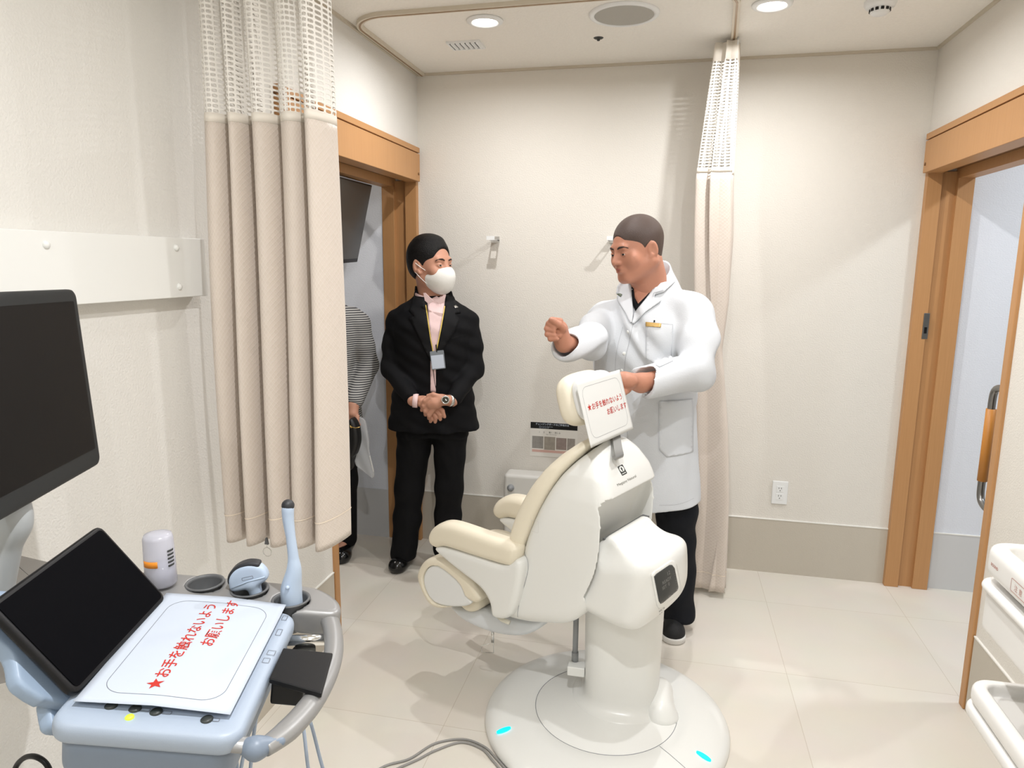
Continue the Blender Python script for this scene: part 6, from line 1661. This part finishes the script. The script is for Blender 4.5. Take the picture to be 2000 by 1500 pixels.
# open neck: skin, dark scrub vee, revers, collar
on_cloth(cb, [(1228, 548), (1262, 548), (1290, 545), (1282, 560), (1262, 588), (1243, 612), (1238, 600), (1233, 575)], oC, 'scrub_top', M_scrub, doc, 0.003, 0.003)
on_cloth(cb, [(1236, 545), (1290, 540), (1284, 556), (1262, 582), (1247, 597), (1241, 585)], oC, 'neck_skin', M_skinD, doc, 0.006, 0.003, 0.012)
M_rev = mat('coat_revers', srgb(216, 219, 223), 0.75)
on_cloth(cb, [(1222, 548), (1232, 556), (1235, 585), (1238, 612), (1236, 632), (1232, 632), (1222, 612), (1208, 590), (1206, 580), (1212, 574), (1204, 574), (1206, 560), (1214, 550)], oC, 'lapel', M_rev, coat, 0.009, 0.005, 0.012)
on_cloth(cb, [(1306, 545), (1318, 552), (1296, 574), (1278, 580), (1277, 586), (1291, 586), (1290, 592), (1262, 612), (1240, 634), (1236, 634), (1240, 615), (1262, 587), (1280, 562), (1292, 548)], oC, 'lapel', M_rev, coat, 0.009, 0.005, 0.012)
line_on(cb, [(1294, 571), (1283, 575), (1276, 577), (1276, 585)], oC, 'lapel_notch', mat('fold_grey', srgb(170, 172, 176), 0.8), coat, 0.002, 0.017)
on_cloth(cb, [(1205, 576), (1212, 575), (1216, 577), (1213, 582)], oC, 'lapel_mark', mat('olive_mark', srgb(110, 120, 104), 0.6), coat, 0.016, 0.002, 0.01)
bm = nb(); cc_ = LD(-0.012, -0.020, 0); rows = []
for th in np.linspace(-128, 128, 49):
    t_ = math.radians(th); d_ = -nD * math.cos(t_) + aD * math.sin(t_); zt_ = 1.572 + 0.058 * math.cos(t_)
    rows.append([bm.verts.new(cc_ + d_ * r_ + V(0, 0, z_)) for r_, z_ in ((0.104, 1.49), (0.092, zt_ - 0.03), (0.084, zt_), (0.088, zt_ + 0.003), (0.097, zt_ - 0.02), (0.124, zt_ - 0.066), (0.145, zt_ - 0.105))])
for A, Bq in zip(rows[:-1], rows[1:]):
    for k in range(6): bm.faces.new((A[k], A[k + 1], Bq[k + 1], Bq[k]))
bmesh.ops.recalc_face_normals(bm, faces=bm.faces)
obj('collar', bm, M_rev, coat, smooth=True, solid=0.003)

# placket, buttons, pocket, name tag, hem lines
line_on(cb, [(1238, 634), (1230, 670), (1222, 715), (1224, 800), (1232, 900), (1240, 975)], oC, 'placket_edge', MATS['fold_grey'], coat, 0.0016, 0.0012)
line_on(cb, [(1218, 640), (1208, 680), (1204, 720), (1208, 800)], oC, 'placket_stitch', MATS['fold_grey'], coat, 0.0010, 0.0010)
for px, py in ((1228, 650), (1221, 690), (1216, 722), (1222, 800), (1226, 870)):
    c_ = unit(CP - oC); p = onP(px, py, oC, c_); h = cb.ray_cast(Vector(p + c_ * 0.4), Vector(-c_), 0.8)
    if h[0] is None: continue
    bm = nb(); lathe(bm, [(0, 0.003), (0.005, 0.003), (0.0075, 0.001), (0.0075, -0.001)], np.array(h[0]), np.array(h[1]) if h[1].dot(Vector(c_)) > 0 else -np.array(h[1]), 16); obj('button', bm, M_white, coat, smooth=True)
pk = on_cloth(cb, [(1262, 632), (1311, 637), (1308, 702), (1284, 712), (1262, 700)], oC, 'breast_pocket', M_coat, coat, 0.0035, 0.003, 0.015)
line_on(cb, [(1262, 632), (1311, 637)], oC, 'pocket_edge', MATS['fold_grey'], coat, 0.0016, 0.0072)
line_on(cb, [(1311, 637), (1308, 702), (1284, 712), (1262, 700), (1262, 632)], oC, 'pocket_stitch', MATS['fold_grey'], coat, 0.0010, 0.0055, 1)
nt_ = on_cloth(cb, [(1261, 632), (1290, 635), (1289, 642), (1261, 640)], oC, 'name_tag', mat('gold_tag', srgb(206, 170, 104), 0.35, metal=0.3), coat, 0.0085, 0.002, 0.01)
c_ = unit(CP - oC); p = onP(1277, 631, oC, c_); h = cb.ray_cast(Vector(p + c_ * 0.4), Vector(-c_), 0.8)
if h[0] is not None:
    bm = nb(); obox(bm, np.array(h[0]) + c_ * 0.008 - V(0.003, 0, 0.004), V(0.006, 0, 0), V(0, 0, 0.009), c_ * 0.004); obj('tag_clip', bm, M_black, nt_)
on_cloth(cb, [(1286, 778), (1350, 776), (1352, 800), (1352, 878), (1300, 882), (1286, 868)], oC, 'side_pocket', M_coat, coat, 0.003, 0.003, 0.02)
line_on(cb, [(1286, 778), (1350, 776)], oC, 'pocket_edge', MATS['fold_grey'], coat, 0.0014, 0.0065)
line_on(cb, [(1286, 972), (1320, 973), (1354, 968)], oC, 'hem_stitch', MATS['fold_grey'], coat, 0.0010, 0.0010)

# ---------------------------------------------------------------- third person, half hidden behind the short curtain
oP = V(-1.745, 3.30, 0); nP = unit(V(0.35, -0.94, 0)); aP = V(-nP[1], nP[0], 0)
if aP[0] < 0: aP = -aP
def LP(u, v, z): return oP + aP * u + nP * v + V(0, 0, z)
p3 = thing('person', 'person in a grey striped jacket half hidden by the short curtain, beyond the left doorway', 'person', oP)
HP = Head(LP(-0.06, 0.0, 1.585), V(0.1, -0.99, 0.0), 1.06)
B_ = SDF((-2.10, 2.98, 0.03), (-1.40, 3.56, 1.76), 0.0045)
build_head(B_, HP)
B_.cone(HP.P(0, -0.025, -0.05), LP(-0.02, -0.01, 1.38), 0.055, 0.06, k=0.03)
B_.loft([(0.80, 0, 0, 0.15, 0.095), (1.0, 0, 0, 0.14, 0.095), (1.2, 0, 0, 0.15, 0.10), (1.34, 0, 0, 0.15, 0.09), (1.40, 0, 0, 0.08, 0.06)], oP, aP, nP, k=0.03)
wP = onY(690, 790, 3.22); hP = onY(690, 808, 3.20)
elP = LP(0.235, 0.0, 1.08)
B_.chain([LP(0.17, 0, 1.34), elP, wP, hP], [0.04, 0.036, 0.026, 0.026], k=0.02); B_.chain([LP(-0.17, 0, 1.34), LP(-0.23, 0, 1.06), LP(-0.22, 0.06, 0.82)], [0.04, 0.036, 0.026], k=0.02)
B_.ell(LP(-0.22, 0.065, 0.76), (0.03, 0.03, 0.05), 0.01)
for k in range(4):
    q = hP + V(-0.026 + 0.017 * k, -0.004, -0.012); B_.chain([q, q + V(0.002, -0.014, -0.028), q + V(0.004, 0.006, -0.045)], [0.0115, 0.0105, 0.0095], k=0.003)
    q = LP(-0.24 + 0.015 * k, 0.07, 0.73); B_.chain([q, q + V(0, 0, -0.035)], [0.0105, 0.009], k=0.003)
B_.chain([hP + V(-0.02, -0.01, 0.0), hP + V(-0.036, -0.02, -0.03)], [0.013, 0.010], k=0.004)
ak, bk = LP(0.09, 0.0, 0.46), V(-1.70, 3.42, 0.09); ck, dk = LP(-0.09, 0.0, 0.46), LP(-0.10, 0.0, 0.09)
B_.chain([LP(0.085, 0, 0.84), ak, bk], [0.07, 0.05, 0.038], k=0.02); B_.chain([LP(-0.085, 0, 0.84), ck, dk], [0.07, 0.05, 0.038], k=0.02)
B_.cone(bk, bk + V(0, -0.08, -0.03), 0.03, 0.025); B_.cone(dk, dk + V(0, -0.08, -0.03), 0.03, 0.025)
obj('body', B_.mesh(2), M_skinS, p3, smooth=True)
face_parts(HP, p3, True, M_skinS)
s = SDF(HP.c - 0.17, HP.c + 0.18, 0.004); HP.ell(s, (0, -0.022, 0.05), (0.083, 0.104, 0.09), 0.01); HP.ell(s, (0, -0.03, 0.0), (0.080, 0.085, 0.095), 0.02)
HP.ell(s, (0, 0.110, 0.014), (0.068, 0.07, 0.07), 0.01, 'sub'); HP.ell(s, (0, 0.075, -0.050), (0.11, 0.075, 0.08), 0.012, 'sub'); s.plane(HP.P(0, -0.05, -0.06), HP.f * 0.4 - HP.z, 0.01)
obj('hair', s.mesh(1), M_hair, p3, smooth=True)
def stripe_mat():
    m = bpy.data.materials.new('fine_striped_tweed'); m.use_nodes = True; nt = m.node_tree; b = nt.nodes['Principled BSDF']; b.inputs['Roughness'].default_value = 0.85
    tc = nt.nodes.new('ShaderNodeTexCoord'); w = nt.nodes.new('ShaderNodeTexWave'); w.wave_type = 'BANDS'; w.bands_direction = 'Z'; w.inputs['Scale'].default_value = 28; w.inputs['Distortion'].default_value = 0.4
    cr = nt.nodes.new('ShaderNodeValToRGB'); cr.color_ramp.elements[0].position = 0.4; cr.color_ramp.elements[1].position = 0.6
    cr.color_ramp.elements[0].color = (*srgb(62, 62, 66), 1); cr.color_ramp.elements[1].color = (*srgb(186, 184, 180), 1)
    nt.links.new(tc.outputs['Object'], w.inputs['Vector']); nt.links.new(w.outputs['Fac'], cr.inputs['Fac']); nt.links.new(cr.outputs['Color'], b.inputs['Base Color']); return m
M_str = stripe_mat()
s = SDF((-2.08, 3.02, 0.74), (-1.42, 3.56, 1.48), 0.0045)
s.loft([(0.79, 0, 0, 0.20, 0.14), (0.95, 0, 0, 0.185, 0.13), (1.08, 0, 0, 0.175, 0.125), (1.25, 0, 0, 0.19, 0.13), (1.34, 0, 0, 0.185, 0.11), (1.39, 0, -0.01, 0.14, 0.09), (1.42, 0, -0.02, 0.08, 0.075)], oP, aP, nP, k=0.02)
s.chain([LP(0.165, -0.005, 1.335), LP(0.195, -0.005, 1.30), LP(0.215, 0.0, 1.18), elP, wP + (elP - wP) * 0.12], [0.050, 0.055, 0.056, 0.054, 0.045], k=0.02)
s.chain([LP(-0.165, -0.005, 1.335), LP(-0.20, -0.005, 1.28), LP(-0.23, 0, 1.06), LP(-0.22, 0.05, 0.86)], [0.050, 0.055, 0.054, 0.042], k=0.02)
s.ell(HP.P(0, -0.02, -0.10), (0.07, 0.07, 0.05), 0.01, 'sub')
pj = s.mesh(1); pjo = obj('jacket', pj, M_str, p3, smooth=True); pb_ = bvh_of(pj)
on_cloth(pb_, [(662, 583), (665, 580), (669, 584), (668, 600), (664, 606), (661, 600)], LP(0, 0, 1.3), 'brooch', M_black, pjo, 0.004, 0.004, 0.01)
s = SDF((-2.02, 3.05, 0.03), (-1.46, 3.56, 0.96), 0.005)
s.loft([(0.70, 0, 0, 0.165, 0.11), (0.95, 0, 0, 0.155, 0.10)], oP, aP, nP, k=0.03); s.chain([LP(0.085, 0, 0.78), ak, bk], [0.092, 0.07, 0.058], k=0.03); s.chain([LP(-0.085, 0, 0.78), ck, dk], [0.092, 0.07, 0.058], k=0.03)
s.plane((0, 0, 0.045), (0, 0, -1), 0.004); obj('trousers', s.mesh(1), M_suit, p3, smooth=True)
for hh, tt in (((-1.72, 3.50, 0), (-1.665, 3.26, 0)), (tuple(LP(-0.11, -0.09, 0)), tuple(LP(-0.10, 0.16, 0)))):
    s = SDF(np.minimum(hh, tt) - V(.1, .1, 0), np.maximum(hh, tt) + V(.1, .1, .16), 0.004); shoe(s, hh, tt); s.plane((0, 0, 0.005), (0, 0, -1), 0.003); obj('shoe', s.mesh(1), M_shoe, p3, smooth=True)

# what this person carries
yb = 3.155
bg = [onY(*q, yb) for q in ((688, 815), (700, 832), (703, 862), (697, 885), (691, 893), (688, 915), (678, 916), (677, 880), (678, 840))]
t = thing('handbag', 'small black handbag with a gold clasp held by the person in the striped jacket', 'handbag', bg[5])
s = slab(catmull([(p[0], p[2]) for p in bg], 4, True), -0.035, 0.035, 0.02, (V(0, yb, 0), V(1, 0, 0), V(0, 0, 1), V(0, 1, 0)), 0.004); obj('bag_body', s.mesh(2), mat('bag_leather', (0.007, 0.007, 0.007), 0.45), t, smooth=True)
bm = nb(); tube(bm, [onY(684, 833, yb - 0.037), onY(694, 836, yb - 0.037), onY(703, 834, yb - 0.036)], 0.0025, 8); tube(bm, [onY(684, 831, yb - 0.037), onY(686, 836, yb - 0.04)], 0.004, 8); obj('clasp', bm, mat('gold_metal', srgb(222, 190, 120), 0.25, metal=1.0), t, smooth=True)
M_film = mat('clear_film', srgb(222, 224, 226), 0.25, alpha=0.42)
yc = 3.215
cp_ = [onY(*q, yc) for q in ((697, 818), (714, 820), (718, 845), (722, 880), (731, 918), (727, 933), (706, 918), (694, 900), (700, 860))]
t = thing('plastic_bag', 'clear plastic folder bag hanging beside the black handbag', 'bag', cp_[5])
s = slab(catmull([(p[0], p[2]) for p in cp_], 3, True), -0.008, 0.008, 0.006, (V(0, yc, 0), V(1, 0, 0), V(0, 0, 1), V(0, 1, 0)), 0.003)
s.wob(lambda X, Y, Z: 0.003 * np.sin(X * 90 + Y * 40)); obj('film', s.mesh(1), M_film, t, smooth=True)
bm = nb(); tube(bm, [onY(722, 890, yc - 0.004), onY(729, 920, yc - 0.004), onY(728, 932, yc - 0.004)], 0.003, 8); obj('folded_edge', bm, mat('film_edge', srgb(210, 208, 202), 0.5), t, smooth=True)
